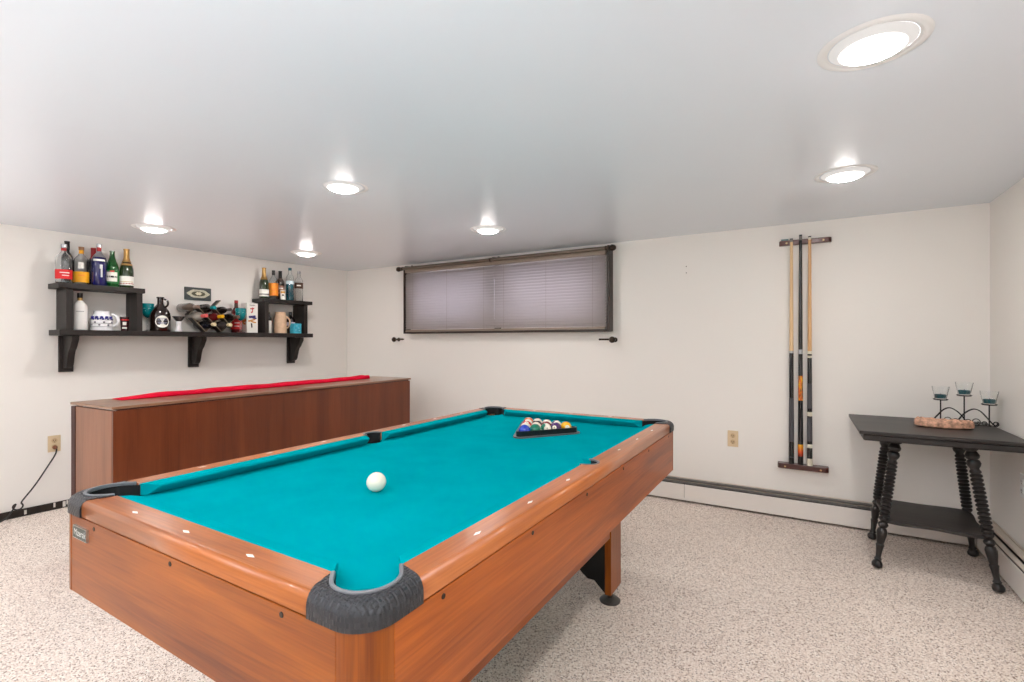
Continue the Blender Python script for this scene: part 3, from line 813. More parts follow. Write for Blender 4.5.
bottle('dark brown wine bottle with patterned label on the right upper shelf', onshelf(2.990, .075, UZ), .286, .037, 'wine', amber, (blkcap, .78),
       [(.20, .50, mat('label_patchwork', (150, 112, 96), rough=.6, noise=.5, nscale=90), 1.2)], GR, marks=[(.4, .5, .012, paper, .2), (.3, .3, .02, brn, -.3)])
bottle('clear bottle of turquoise liquid with dark teal cap', onshelf(3.076, .10, UZ), .325, .038, 'slim', clear, (tealcap, .93), [(.50, .60, mat('frosted_band', (214, 230, 236), rough=.5), 1.3)], GR,
       liquid=(mat('turquoise_liquid', (0, 108, 128), rough=.1, coat=.3), .60))
bottle('clear bottle with brown band label, rightmost on the right upper shelf', onshelf(3.172, .10, UZ), .302, .039, 'slim', clear, (silver, .93),
       [(.42, .62, brn, 1.4)], GR, marks=[(.52, .5, .012, paper, 0)])
# little white shot glass with picture in front of the wine bottle
def tumbler(name, label, cat, p, h, r0, r1, m, bands=(), group=None):
    t = thing(name, label, cat, p, group)
    obj('cup', MB().lathe([(0, 0), (r0, 0), (r1, h), (r1 - .002, h), (r0 - .002, .006), (0, .006)], p, n=24, cap=False), m, t)
    a0 = facing(p)
    for z0, z1, mm, half in bands:
        ra = r0 + (r1 - r0) * z0 / h; rb = r0 + (r1 - r0) * z1 / h
        vs = []; n = 12
        for k in range(n + 1):
            a = a0 - half + 2 * half * k / n
            vs += [(p.x + (ra + .0006) * math.cos(a), p.y + (ra + .0006) * math.sin(a), p.z + z0), (p.x + (rb + .0006) * math.cos(a), p.y + (rb + .0006) * math.sin(a), p.z + z1)]
        obj('printed_band', MB().add(vs, [(2 * k, 2 * k + 2, 2 * k + 3, 2 * k + 1) for k in range(n)], True), mm, t)
    return t
tumbler('shot_glass', 'small white patterned shot glass in front of the dark wine bottle', 'shot glass', onshelf(2.962, .160, UZ), .088, .021, .026, paper,
        [(.06, .08, mat('label_mustard', (200, 150, 70), rough=.6), .9), (.035, .05, blk, .4)])
# lower shelf, left box
bottle('milky white bottle with black and gold cap inside the left shelf box', onshelf(1.450, .11, SZ), .265, .043, 'spirit', mat('milk_glass', (232, 230, 226), rough=.25, coat=.3), (blkcap, .87),
       [(.80, .87, gold, 1)], marks=[(.5, .5, .006, mat('label_grey', (170, 168, 166), rough=.6), 0)])
p = onshelf(1.578, .10, SZ)
chinam = mat('white_china', (236, 236, 238), rough=.2, coat=.3); cobalt = mat('cobalt_blue', (40, 40, 130), rough=.3); greyline = mat('grey_glaze', (120, 118, 124), rough=.4)
mug = thing('beer_stein', 'white china stein with cobalt blue flowers and a handle', 'mug', p)
obj('body', MB().lathe([(0, 0), (.066, 0), (.068, .008), (.066, .02), (.067, .085), (.060, .105), (.048, .118), (.046, .140), (.049, .144), (.045, .144), (.043, .118), (.058, .09), (.06, .02), (0, .012)], p, n=28, cap=False), chinam, mug)
a0 = facing(p)
mb = MB()
for k in range(5):
    a = a0 - .9 + .45 * k
    for da, dz, s_ in ((0, 0, .011), (.12, -.012, .008), (-.1, -.01, .007)):
        q = Vector((math.cos(a + da), math.sin(a + da), 0)); c_ = p + q * .0655 + Vector((0, 0, .096 + dz))
        mb.sphere(c_, s_, 8, 6, sc3=(1, 1, .8))
obj('blue_flowers', mb, cobalt, mug)
mb = MB()
for z in (.025, .05, .075): arc_shell(mb, p, .0672, z, z + .003, a0, 1.2, n=10, thick=.0006)
for k in range(6): 
    a = a0 - 1.0 + .4 * k; q = Vector((math.cos(a), math.sin(a), 0)); mb.sphere(p + q * .067 + Vector((0, 0, .04 + .02 * (k % 2))), .007, 8, 6)
obj('glaze_lines', mb, greyline, mug)
hd = Vector((math.cos(a0 + 1.25), math.sin(a0 + 1.25), 0))
obj('handle', MB().tube([p + hd * (.060 + .040 * math.sin(t)) + Vector((0, 0, .075 + .045 * math.cos(t))) for t in [PI * k / 10 for k in range(11)]], .009, 8), chinam, mug)
maroon = mat('maroon_glass', (60, 18, 24), rough=.2, coat=.4)
tumbler('shot_glass', 'dark maroon shot glass with white printing inside the left shelf box', 'shot glass', onshelf(1.706, .13, SZ), .105, .022, .029, maroon,
        [(.078, .086, redl, 1.2), (.042, .066, paper, .45), (.016, .026, paper, .7)])
# middle run
tealglass = mat('teal_goblet_glass', (10, 172, 180), rough=.05, trans=.5, coat=.5)
def goblet(label, p, h):
    t = thing('goblet', label, 'goblet', p, 'teal goblets on the long shelf')
    zb = h * .48
    obj('bowl', MB().lathe([(0, zb), (.014, zb + .004), (.030, zb + .022), (.041, zb + .055), (.044, h - .02), (.0435, h), (.041, h), (.041, h - .02), (.038, zb + .057), (.027, zb + .026), (0, zb + .01)], p, n=24, cap=False), tealglass, t)
    obj('stem', MB().lathe([(0, 0), (.035, 0), (.034, .004), (.008, .012), (.006, .03), (.008, .05), (.006, zb - .012), (.009, zb)], p, n=18), clear, t)
    mb = MB(); R = random.Random(3)
    for k in range(26):
        a = R.uniform(0, 2 * PI); z = R.uniform(zb + .05, h - .012); rr = .0425 if z < h - .03 else .044
        mb.sphere(p + Vector((rr * math.cos(a), rr * math.sin(a), z)), .0028, 6, 4)
    obj('glass_beads', mb, mat('teal_bead', (150, 226, 224), rough=.1, coat=.5), t)
goblet('teal glass goblet left of the brown growler jug', onshelf(1.893, .04, SZ), .222)
goblet('teal glass goblet in front of the red-labelled bottle', onshelf(2.560, .158, SZ), .218)
p = onshelf(1.944, .125, SZ)
gr_ = thing('growler_jug', 'dark brown growler jug with loop handle and round white label', 'jug', p)
gmat = mat('growler_brown', (30, 18, 14), rough=.1, coat=.6)
obj('body', MB().lathe([(0, 0), (.066, 0), (.07, .008), (.07, .12), (.066, .145), (.052, .175), (.034, .20), (.024, .215), (.021, .225), (.021, .262), (.026, .264), (.026, .274), (0, .274)], p, n=28, cap=False), gmat, gr_)
a0 = facing(p); hd = Vector((math.cos(a0 + 1.2), math.sin(a0 + 1.2), 0))
obj('handle', MB().tube([p + hd * (.018 + .036 * math.sin(t) ** .8) + Vector((0, 0, .225 + .032 * math.cos(t))) for t in [.15 + (PI - .3) * k / 10 for k in range(11)]], .008, 8), gmat, gr_)
def curved_disc(p, R_, zc, rr, a0, lift, n=20):
    vs = [(p.x + (R_ + lift) * math.cos(a0), p.y + (R_ + lift) * math.sin(a0), p.z + zc)]
    for k in range(n):
        t = 2 * PI * k / n; a = a0 + rr * math.cos(t) / R_
        vs.append((p.x + (R_ + lift) * math.cos(a), p.y + (R_ + lift) * math.sin(a), p.z + zc + rr * math.sin(t)))
    return MB().add(vs, [(0, 1 + k, 1 + (k + 1) % n) for k in range(n)], True)
lb = obj('label', curved_disc(p, .07, .076, .048, a0 + .2, .0012), paper, gr_)
mb = MB()
for zc, wd in ((.101, .3), (.089, .46), (.070, .46), (.060, .36)): arc_shell(mb, p, .0716, zc - .002, zc + .002, a0 + .2, wd, n=8, thick=.0004)
obj('printed_mark', mb, mat('label_ink', (140, 144, 168), rough=.5), lb)
# smoky flared glass on a white foot
p = onshelf(2.062, .155, SZ)
fg = thing('flared_dish', 'smoky grey flared dish on white foot left of the wine rack', 'dish', p)
obj('bowl', MB().lathe([(.018, .083), (.028, .095), (.044, .118), (.048, .122), (.046, .124), (.026, .10), (0, .088)], p, n=24, cap=False), mat('smoky_glass', (70, 66, 66), rough=.15, trans=.3, coat=.4), fg)
obj('foot', MB().lathe([(0, 0), (.03, 0), (.029, .006), (.021, .02), (.019, .05), (.022, .075), (.019, .083)], p, n=22), chinam, fg)

# wine rack: a lattice of crossed boards
ry = 2.262; RA, RB = .064, .07; rd0, rd1 = .095, .165
rackm = wood('rack_board_dark', (30, 26, 25), (58, 52, 50), 'x', rough=.5, coat=.1)
p = onshelf(ry, .09, SZ)
wr = thing('wine_rack', 'dark lattice wine rack full of lying bottles on the long shelf', 'wine rack', p)
edge_m = mat('rack_edge_tan', (150, 138, 116), rough=.5)
def node(i, j): return (ry + RA * i, SZ + .004 + RB * j)
def slat(i0, j0, i1, j1, off=0.0):
    (ya, za), (yb, zb) = node(i0, j0), node(i1, j1)
    d = Vector((yb - ya, zb - za)).normalized(); nrm = Vector((-d.y, d.x)) * .0032
    pts = [(ya + nrm.x, za + nrm.y), (yb + nrm.x, zb + nrm.y), (yb - nrm.x, zb - nrm.y), (ya - nrm.x, za - nrm.y)]
    n = 4
    for (mm, d0, d1, nm, par) in ((rackm, rd0, rd1, 'rack_board', wr),):
        vs = [(WX(q[0]) + d0 + off, q[0], q[1]) for q in pts] + [(WX(q[0]) + d1 + off, q[0], q[1]) for q in pts]
        fs = [(0, 1, 2, 3), (7, 6, 5, 4)] + [(k, k + 4, (k + 1) % 4 + 4, (k + 1) % 4) for k in range(4)]
        bo = obj(nm, MB().add(vs, fs), mm, par)
    vs = [(WX(q[0]) + rd1 + .0002 + off, q[0], q[1]) for q in pts] + [(WX(q[0]) + rd1 + .0022 + off, q[0], q[1]) for q in pts]
    obj('board_edge', MB().add(vs, fs), edge_m, bo)
for a in ((-1.62, 1.62, 0, 0), (-1, 3, 2, 0), (1, 3, 3.4, .6), (0, 0, 2.9, 2.9), (2, 0, 3.9, 1.9), (-1, 1, 1.9, 3.9), (-2, 2, -1, 3)): slat(*a)
def lying(i, j, label, bm_glass, capm, body_r=.036, neck=.30, drop=.012, cap_l=.045, col=None):
    yb, zb = node(i, j); zb -= drop
    p0 = Vector((WX(yb) + .028, yb, zb))
    t = thing('wine_bottle', label, 'bottle', p0, 'bottles lying in the wine rack')
    r = body_r
    obj('body', MB().lathe([(0, 0), (r * .93, 0), (r, .006), (r, .15), (r * .93, .172), (r * .66, .194), (r * .42, .21), (r * .37, .225), (r * .37, .272), (0, .273)], p0, (1, 0, 0), n=20, cap=False), bm_glass, t)
    obj('cap', MB().lathe([(r * .42, .2735 - cap_l), (r * .42, .278), (r * .36, .28), (0, .28)], p0, (1, 0, 0), n=16), capm, t)
    return t
tealshine = mat('teal_foil', (20, 150, 156), rough=.25, metal=.3); creamcap = mat('cream_cap', (226, 208, 168), rough=.4); pink = mat('pink_foil', (216, 92, 90), rough=.4)
lying(0, 3, 'lying bottle with teal cap in the top cell of the wine rack', darkglass, tealshine, cap_l=.04)
lying(-1, 2, 'lying pale bottle with pink neck in the left cell of the wine rack', mat('pale_grey_bottle', (176, 170, 160), rough=.2, coat=.4), pink, cap_l=.06)
lying(1, 2, 'lying dark red bottle with yellow cap in the middle cell', mat('wine_red_bottle', (110, 26, 30), rough=.15, coat=.5), mat('yellow_cap', (240, 182, 20), rough=.35), cap_l=.055)
lying(3, 2, 'lying bottle with dull brown neck in the right cell of the wine rack', darkglass, mat('dull_brown_foil', (104, 82, 70), rough=.4), cap_l=.05)
lying(0, 1, 'lying black bottle with cream cap in the lower left cell', mat('black_blue_bottle', (14, 16, 28), rough=.1, coat=.6), creamcap, cap_l=.03)
lying(2, 1, 'lying dark grey bottle with cream cap in the lower right cell', mat('grey_bottle', (70, 64, 64), rough=.2, coat=.5), creamcap, cap_l=.035)
lying(-2, 3, 'lying brown-grey bottle in the top left cell of the wine rack', mat('brown_grey_bottle', (92, 78, 68), rough=.15, coat=.5), mat('taupe_foil', (120, 100, 88), rough=.4), cap_l=.05)
lying(2, 3, 'lying small bottle with round grey stopper at upper right of the wine rack', darkglass, mat('grey_stopper', (86, 78, 74), rough=.3), body_r=.030, drop=.020, cap_l=.03)
# plaque on the wall above the rack
plq = thing('wall_plaque', 'small dark plaque with cream oval emblem on the wall above the wine rack', 'plaque', (WX(2.28), 2.28, 1.607))
slate = mat('plaque_slate', (72, 78, 78), rough=.6, noise=.15, nscale=40)
obj('board', wbox(MB(), 2.173, 2.383, .002, .014, 1.553, 1.662), slate, plq, bevel=.001)
def oval(ya, za, ry_, rz, d0, d1, n=28, wob=0):
    pts = []
    for k in range(n):
        t = 2 * PI * k / n; w_ = 1 + wob * math.cos(6 * t)
        pts.append((ya + ry_ * w_ * math.cos(t), za + rz * w_ * math.sin(t)))
    mb = MB()
    vs = [(WX(q[0]) + d0, q[0], q[1]) for q in pts] + [(WX(q[0]) + d1, q[0], q[1]) for q in pts]
    fs = [tuple(range(n)), tuple(range(2 * n - 1, n - 1, -1))] + [(k, (k + 1) % n, n + (k + 1) % n, n + k) for k in range(n)]
    return mb.add(vs, fs)
em = obj('emblem', oval(2.279, 1.609, .088, .036, .0142, .0165, wob=.06), mat('plaque_cream', (206, 202, 180), rough=.6, noise=.25, nscale=60), plq)
obj('emblem_centre', oval(2.279, 1.608, .055, .021, .0166, .018), mat('plaque_olive', (92, 90, 70), rough=.6), em)
obj('emblem_motif', oval(2.279, 1.610, .024, .014, .0181, .0195, wob=.2), mat('plaque_pale', (230, 222, 196), rough=.6), em)
# red labelled bottle, carton
bottle('bottle with red body label and dark red cap right of the wine rack', onshelf(2.578, .055, SZ), .294, .043, 'spirit', mat('red_brown_bottle', (96, 22, 24), rough=.15, coat=.5), (redcap, .92),
       [(.10, .58, redl, 1.4), (.80, .90, brn, 1)], marks=[(.30, .5, .006, paper, .2), (.2, .45, .006, paper, .1), (.5, .6, .018, orl, -.2)])
p = onshelf(2.668, .105, SZ)
ct = thing('carton_box', 'tall white carton with red blossoms, blue and orange bands beside the right shelf box', 'carton', p)
obj('carton', MB().box(p.x - .045, p.x + .045, p.y - .05, p.y + .055, p.z, p.z + .272), paper, ct, bevel=.001, seg=1)
def carton_marks(nm, items, m):
    mb = MB()
    for face, a, z, w_, h_, rot in items:
        pts = [(-w_, -h_), (0, -h_ * 1.3), (w_, -h_), (w_ * 1.2, 0), (w_, h_), (0, h_ * .8), (-w_, h_), (-w_ * 1.1, 0)]
        c_, s_ = math.cos(rot), math.sin(rot)
        P = [(c_ * u_ - s_ * v_, s_ * u_ + c_ * v_) for u_, v_ in pts]
        if face == 'x': vs = [(p.x + .0456, p.y + a + q[0], p.z + z + q[1]) for q in P]
        else: vs = [(p.x + a + q[0], p.y - .0506, p.z + z + q[1]) for q in P]
        mb.add(vs, [tuple(range(len(P)))])
    obj(nm, mb, m, ct)
carton_marks('printed_blossom', [('x', 0, .222, .018, .005, .1), ('x', .004, .215, .004, .02, 0), ('x', -.004, .19, .008, .006, .5), ('y', .0, .22, .012, .008, .4), ('y', -.005, .19, .007, .01, .2)], mat('print_red', (196, 36, 40), rough=.6))
carton_marks('printed_blue_band', [('x', 0, .148, .03, .010, .15), ('x', .02, .137, .02, .008, -.2), ('y', 0, .15, .02, .005, .1)], mat('print_blue', (48, 48, 110), rough=.6))
carton_marks('printed_orange_band', [('x', -.005, .115, .032, .007, .3), ('x', .01, .1, .024, .006, -.25), ('y', 0, .11, .03, .012, .15), ('y', .005, .085, .02, .008, -.3)], mat('print_orange', (206, 146, 72), rough=.6))
carton_marks('printed_black_mark', [('x', -.005, .07, .006, .02, .1), ('x', .0, .253, .024, .002, 0)], mat('print_black', (50, 42, 44), rough=.6))
# right box
bottle('small white bottle with black round top left of the beige stein', onshelf(2.862, .09, SZ), .20, .028, 'slim', paper, (blkcap, .60))
p = onshelf(2.975, .10, SZ)
st = thing('beer_stein', 'tall beige stoneware stein with handle inside the right shelf box', 'mug', p)
stone = mat('beige_stoneware', (208, 176, 146), rough=.45, noise=.12, nscale=30)
obj('body', MB().lathe([(0, 0), (.058, 0), (.060, .006), (.058, .012), (.056, .15), (.050, .175), (.047, .195), (.049, .205), (.045, .206), (.043, .19), (.05, .14), (.05, .02), (0, .012)], p, n=28, cap=False), stone, st)
a0 = facing(p); hd = Vector((math.cos(a0 + 1.35), math.sin(a0 + 1.35), 0))
obj('handle', MB().tube([p + hd * (.052 + .034 * math.sin(t)) + Vector((0, 0, .105 + .055 * math.cos(t))) for t in [PI * k / 10 for k in range(11)]], .0075, 8), stone, st)
bottle('squat black bottle with pale label behind the turquoise box', onshelf(3.108, .06, SZ), .215, .044, 'spirit', darkglass, (mat('grey_cap', (70, 70, 74), rough=.4), .88),
       [(.36, .52, mat('label_lilac', (196, 192, 206), rough=.6), 1.2)])
p = onshelf(3.100, .155, SZ)
tb = thing('turquoise_box', 'small turquoise box in front of the squat black bottle', 'box', p)
obj('carton', MB().box(p.x - .03, p.x + .03, p.y - .043, p.y + .043, p.z, p.z + .098), mat('turquoise_card', (60, 172, 196), rough=.5, noise=.25, nscale=45), tb, bevel=.002)
mb = MB()
for a, z in ((-.02, .03), (.015, .05), (-.01, .07), (.02, .025)): mb.box(p.x + .0301, p.x + .0307, p.y + a - .008, p.y + a + .008, p.z + z, p.z + z + .006)
obj('printed_mark', mb, mat('card_pale', (150, 214, 226), rough=.5), tb)

# ------------------------------------------------------------------ blinds, rod, holdbacks (back wall)
FY = 3.745
casm = mat('casing_dark_brown', (52, 40, 34), rough=.4)
cx0, cx1, cz0, cz1 = -3.505, -1.318, 1.276, 1.944
cas = MB()
cas.box(cx0, cx0 + .012, FY, YB - .0005, cz0, cz1); cas.box(cx1 - .022, cx1, FY, YB - .0005, cz0, cz1)
cas.box(cx0 + .012, cx1 - .022, FY, YB - .0005, cz0, cz0 + .016); cas.box(cx0 + .012, cx1 - .022, FY, YB - .0005, cz1 - .006, cz1)
cas.box(-2.437, -2.387, FY + .055, YB - .0005, cz0 + .016, cz1 - .006)  # centre stile added behind the blinds to block light leaking between them
struct('trim_1', cas, casm, bevel=.0015, seg=1)
def slat_mat():
    m = bpy.data.materials.new('blind_slat'); m.use_nodes = True; nt = m.node_tree; L = nt.links
    b = nt.nodes['Principled BSDF']; b.inputs['Base Color'].default_value = lin((180, 168, 158)); b.inputs['Roughness'].default_value = .4
    t = nt.nodes.new('ShaderNodeBsdfTranslucent'); t.inputs['Color'].default_value = lin((214, 212, 218))
    mx = nt.nodes.new('ShaderNodeMixShader'); mx.inputs[0].default_value = .42
    L.new(b.outputs[0], mx.inputs[1]); L.new(t.outputs[0], mx.inputs[2]); L.new(mx.outputs[0], nt.nodes['Material Output'].inputs['Surface'])
    return m
slm = slat_mat(); railm = mat('blind_rail_taupe', (150, 134, 120), rough=.4); cordm = mat('blind_cord', (54, 42, 36), rough=.7)
mid = -2.412
for a, b_, lab in ((cx0 + .016, mid - .0005, 'left taupe horizontal window blind, closed, with small light patch'), (mid + .0005, cx1 - .034, 'right taupe horizontal window blind, closed, glowing lavender')):
    t = thing('window_blind', lab, 'blind', ((a + b_) / 2, FY + .02, cz0 + .02), 'window blinds')
    obj('headrail', MB().box(a, b_, FY + .006, FY + .045, 1.892, 1.936), railm, t, bevel=.003)
    mb = MB(); n = 22; z0, z1 = cz0 + .045, 1.886
    pitch = (z1 - z0) / n; tl = math.radians(54)
    for k in range(n):
        zc = z0 + pitch * (k + .5); hw = .0195
        sec = []
        for q in range(5):
            s_ = -1 + q / 2; bow = .0034 * (1 - s_ * s_)
            dy = s_ * hw * math.cos(tl) - bow * math.sin(tl); dz = s_ * hw * math.sin(tl) + bow * math.cos(tl)
            sec.append((FY + .024 + dy, zc + dz))
        vs = [(x, q[0], q[1]) for x in (a + .0005, b_ - .0005) for q in sec] + [(x, q[0] + .0008, q[1] - .0005) for x in (a + .0005, b_ - .0005) for q in sec]
        fs = [(i, i + 1, 5 + i + 1, 5 + i) for i in range(4)] + [(10 + i, 15 + i, 15 + i + 1, 10 + i + 1) for i in range(4)]
        fs += [(0, 5, 15, 10), (4, 14, 19, 9)] + [(i, 10 + i, 11 + i, i + 1) for i in range(4)] + [(5 + i, 6 + i, 16 + i, 15 + i) for i in range(4)]
        mb.add(vs, fs, True)
    obj('slats', mb, slm, t)
    obj('bottom_rail', MB().box(a + .002, b_ - .002, FY + .010, FY + .036, cz0 + .0165, cz0 + .036), railm, t, bevel=.003)
    cb_ = MB()
    for f in (.10, .5, .90):
        x = a + (b_ - a) * f; cb_.tube([(x, FY + .004, cz0 + .03), (x, FY + .004, 1.895)], .0008, 6)
    obj('ladder_cord', cb_, railm, t)
# curtain rod
bronze = mat('dark_bronze', (58, 46, 36), rough=.38, metal=.6)
cr = thing('curtain_rod', 'bronze curtain rod across the top of the blinds', 'curtain rod', (-2.4, 3.70, 1.915))
obj('rod', MB().tube([(-3.49, 3.70, 1.930), (-1.31, 3.70, 1.930)], .016, 14), mat('rod_bronze', (112, 100, 88), rough=.35, metal=.5), cr)
for x, d in ((-3.49, -1), (-1.31, 1)):
    obj('finial', MB().lathe([(0, 0), (.019, 0), (.019, .004), (.009, .008), (.016, .014), (.023, .026), (.025, .038), (.021, .052), (.012, .062), (0, .066)], (x, 3.70, 1.928), (d, 0, 0), n=16), bronze, cr)
for x in (-3.47, mid, -1.325):
    mb = MB(); mb.tube([(x, 3.70, 1.930), (x, 3.722, 1.94), (x, 3.735, 1.955), (x, 3.80, 1.962), (x, YB - .004, 1.962)], .006, 8); mb.lathe([(0, 0), (.02, 0), (.02, .006), (0, .006)], (x, YB - .007, 1.962), (0, 1, 0), n=14)
    mb.tube([(x - .008, 3.70, 1.930), (x + .008, 3.70, 1.930)], .019, 12)
    obj('rod_bracket', mb, bronze, cr)
def holdback(label, x, z, d, g='curtain holdbacks'):
    t = thing('curtain_holdback', label, 'curtain holdback', (x, YB, z), g)
    obj('post', MB().lathe([(.02, .0005), (.02, .006), (.008, .01), (.008, .05), (.016, .055), (.024, .065), (.026, .078), (.018, .09), (0, .094)], (x, YB, z), (0, -1, 0), n=18), bronze, t)
    pts = []
    for k in range(15):
        a = PI * .5 + (k / 14) * PI * 1.0
        pts.append((x + d * (.012 + .055 - .055 * math.sin(a)) , YB - .05 - .035 + .035 * 0 - .045 * math.cos(a) * -1 + 0, z + .004 * math.sin(k)))
    path = [(x, YB - .05, z)] + [(x + d * .11 * math.sin(PI * k / 12 * .5) , YB - .045 - .055 * math.sin(PI * k / 12), z + .003) for k in range(1, 13)]
    obj('hook', MB().tube(path, [.007] * 8 + [.0085] * 4 + [.006], 8), bronze, t)
holdback('bronze curtain holdback on the wall below the left end of the blinds', -3.655, 1.216, 1)
holdback('bronze curtain holdback on the wall below the right end of the blinds', -1.300, 1.208, -1)

# nails
for k, z in enumerate((1.756, 1.708)):
    o = obj('picture_nail', MB().lathe([(0, 0), (.0015, 0), (.0015, .012), (.004, .0125), (.004, .014), (0, .0145)], (-.745, YB, z), (0, -1, 0), n=8), mat('nail_grey', (120, 112, 106), rough=.4, metal=.6), None, origin=(-.745, YB, z))
    tag(o, 'upper of two small nails in the wall right of the blinds' if k == 0 else 'lower of two small nails in the wall right of the blinds', 'nail', 'nails in the back wall')

# ------------------------------------------------------------------ cue rack and cues
cw = wood('cue_rack_wood', (64, 24, 20), (108, 48, 38), 'x', rough=.3, coat=.5)
crk = thing('cue_rack', 'dark reddish wall rack of two rails holding three cues', 'cue rack', (0.01, YB, 1.1))
def rail_bar(nm, x0, x1, z0, z1, dpt, holes):
    pts = arc(x0 + .02, YB - dpt + .02, .02, PI, 1.5 * PI, 5) + arc(x1 - .02, YB - dpt + .02, .02, -PI / 2, 0, 5) + [(x1, YB - .0005), (x0, YB - .0005)]
    b_ = obj(nm, MB().prism(pts, z0, z1), cw, crk, bevel=.004)
    for x in (x0 + .045, x1 - .045):
        obj('screw', MB().lathe([(0, .0012), (.006, .001), (.0065, 0)], (x, YB - dpt, (z0 + z1) / 2 - .002), (0, -1, 0), n=10, cap=False), mat('brass_screw', (190, 160, 120), rough=.3, metal=.8), b_)
rail_bar('upper_rail', -.134, .168, 1.845, 1.878, .035, ())
rail_bar('lower_rail', -.142, .152, .338, .372, .065, ())
maple = wood('cue_maple', (222, 182, 130), (240, 208, 160), 'z', rough=.3, coat=.4)
cblk = mat('cue_black', (22, 20, 22), rough=.25, coat=.4); cgrey = mat('cue_wrap_grey', (78, 76, 80), rough=.75, bump=.3, bscale=600)
cwht = mat('cue_ivory', (226, 220, 200), rough=.3); ferr = mat('cue_ferrule', (120, 116, 112), rough=.3, metal=.3); tip = mat('cue_tip', (40, 44, 52), rough=.8)
def flame():
    m = bpy.data.materials.new('cue_flame'); m.use_nodes = True; nt = m.node_tree; L = nt.links; b = nt.nodes['Principled BSDF']
    b.inputs['Roughness'].default_value = .25; b.inputs['Coat Weight'].default_value = .4
    tc = nt.nodes.new('ShaderNodeTexCoord'); mp = nt.nodes.new('ShaderNodeMapping'); mp.inputs['Scale'].default_value = (110, 110, 14)
    n = nt.nodes.new('ShaderNodeTexNoise'); n.inputs['Scale'].default_value = 1; n.inputs['Detail'].default_value = 3; n.inputs['Distortion'].default_value = 1.2
    r = nt.nodes.new('ShaderNodeValToRGB'); e = r.color_ramp.elements
    e[0].position = .36; e[0].color = lin((24, 20, 22)); e[1].position = .66; e[1].color = lin((240, 196, 40))
    k = e.new(.5); k.color = lin((214, 60, 24)); k = e.new(.42); k.color = lin((130, 130, 40))
    L.new(tc.outputs['Object'], mp.inputs['Vector']); L.new(mp.outputs['Vector'], n.inputs['Vector']); L.new(n.outputs['Fac'], r.inputs['Fac']); L.new(r.outputs['Color'], b.inputs['Base Color'])
    return m
flm = flame()
def flame2():
    m = bpy.data.materials.new('cue_flame_fade'); m.use_nodes = True; nt = m.node_tree; L = nt.links; b = nt.nodes['Principled BSDF']
    b.inputs['Roughness'].default_value = .25
    tc = nt.nodes.new('ShaderNodeTexCoord'); sp = nt.nodes.new('ShaderNodeSeparateXYZ'); L.new(tc.outputs['Generated'], sp.inputs[0])
    r = nt.nodes.new('ShaderNodeValToRGB'); e = r.color_ramp.elements
    e[0].position = .05; e[0].color = lin((120, 36, 20)); e[1].position = .95; e[1].color = lin((244, 176, 40))
    k = e.new(.4); k.color = lin((226, 84, 34)); L.new(sp.outputs[2], r.inputs['Fac']); L.new(r.outputs['Color'], b.inputs['Base Color'])
    return m
flm2 = flame2()
def cue(label, x, top, segs):
    zb = .3726; y = YB - .0465
    t = thing('pool_cue', label, 'pool cue', (x, y, zb), 'pool cues on the wall rack')
    def rr(z): return .0165 + (.0088 - .0165) * (z - zb) / (top - zb)
    for nm, z0, z1, m in segs:
        z0 = max(z0, zb)
        obj(nm, MB().lathe([(rr(z0), z0 - zb), (rr(z1), z1 - zb)], (x, y, zb), n=16), m, t)
# shaft must pass in front of the upper rail, held in its notch
cue('pool cue with pale maple shaft and plain black butt, left on the rack', -.060, 1.885,
    [('butt_cap', zb_ := .3726, .415, cblk), ('band', .415, .421, cgrey), ('butt', .421, .52, cblk), ('wrap', .52, .816, cgrey), ('forearm', .816, 1.115, cblk), ('joint', 1.115, 1.13, silver), ('shaft', 1.13, 1.862, maple), ('ferrule', 1.862, 1.878, ferr), ('tip', 1.878, 1.885, tip)])
cue('all black pool cue with flame decoration, middle on the rack', -.007, 1.905,
    [('butt_cap', .3726, .428, cblk), ('flame_sleeve', .428, .508, flm2), ('wrap', .508, .80, cblk), ('flame_inlay', .80, .965, flm), ('forearm', .965, 1.11, cblk), ('joint', 1.11, 1.14, silver), ('shaft', 1.14, 1.868, cblk), ('ferrule', 1.868, 1.895, ferr), ('tip', 1.895, 1.905, tip)])
cue('pool cue with maple shaft and white banded butt, right on the rack', .045, 1.89,
    [('butt_cap', .3726, .42, cwht), ('band', .42, .425, cblk), ('sleeve', .425, .49, cblk), ('band', .49, .515, cwht), ('sleeve', .515, .535, cblk), ('wrap', .535, .69, cgrey), ('sleeve', .69, .70, cblk), ('band', .70, .728, cwht), ('sleeve', .728, .75, cblk), ('wrap', .75, .915, cgrey), ('forearm', .915, 1.085, cblk), ('band', 1.085, 1.10, cwht), ('joint', 1.10, 1.11, cblk), ('band', 1.11, 1.13, cwht), ('shaft', 1.13, 1.866, wood('cue_maple_tan', (206, 154, 100), (228, 182, 128), 'z', rough=.3, coat=.4)), ('ferrule', 1.866, 1.882, cwht), ('tip', 1.882, 1.89, tip)])
ck = obj('chalk_stick', MB().box(-.122, -.078, YB - .03, YB - .012, 1.8785, 1.8885), mat('chalk_teal', (110, 142, 146), rough=.5), None, bevel=.002, origin=(-.1, YB - .02, 1.8785))
tag(ck, 'small grey-teal chalk piece lying on top of the cue rack', 'chalk')

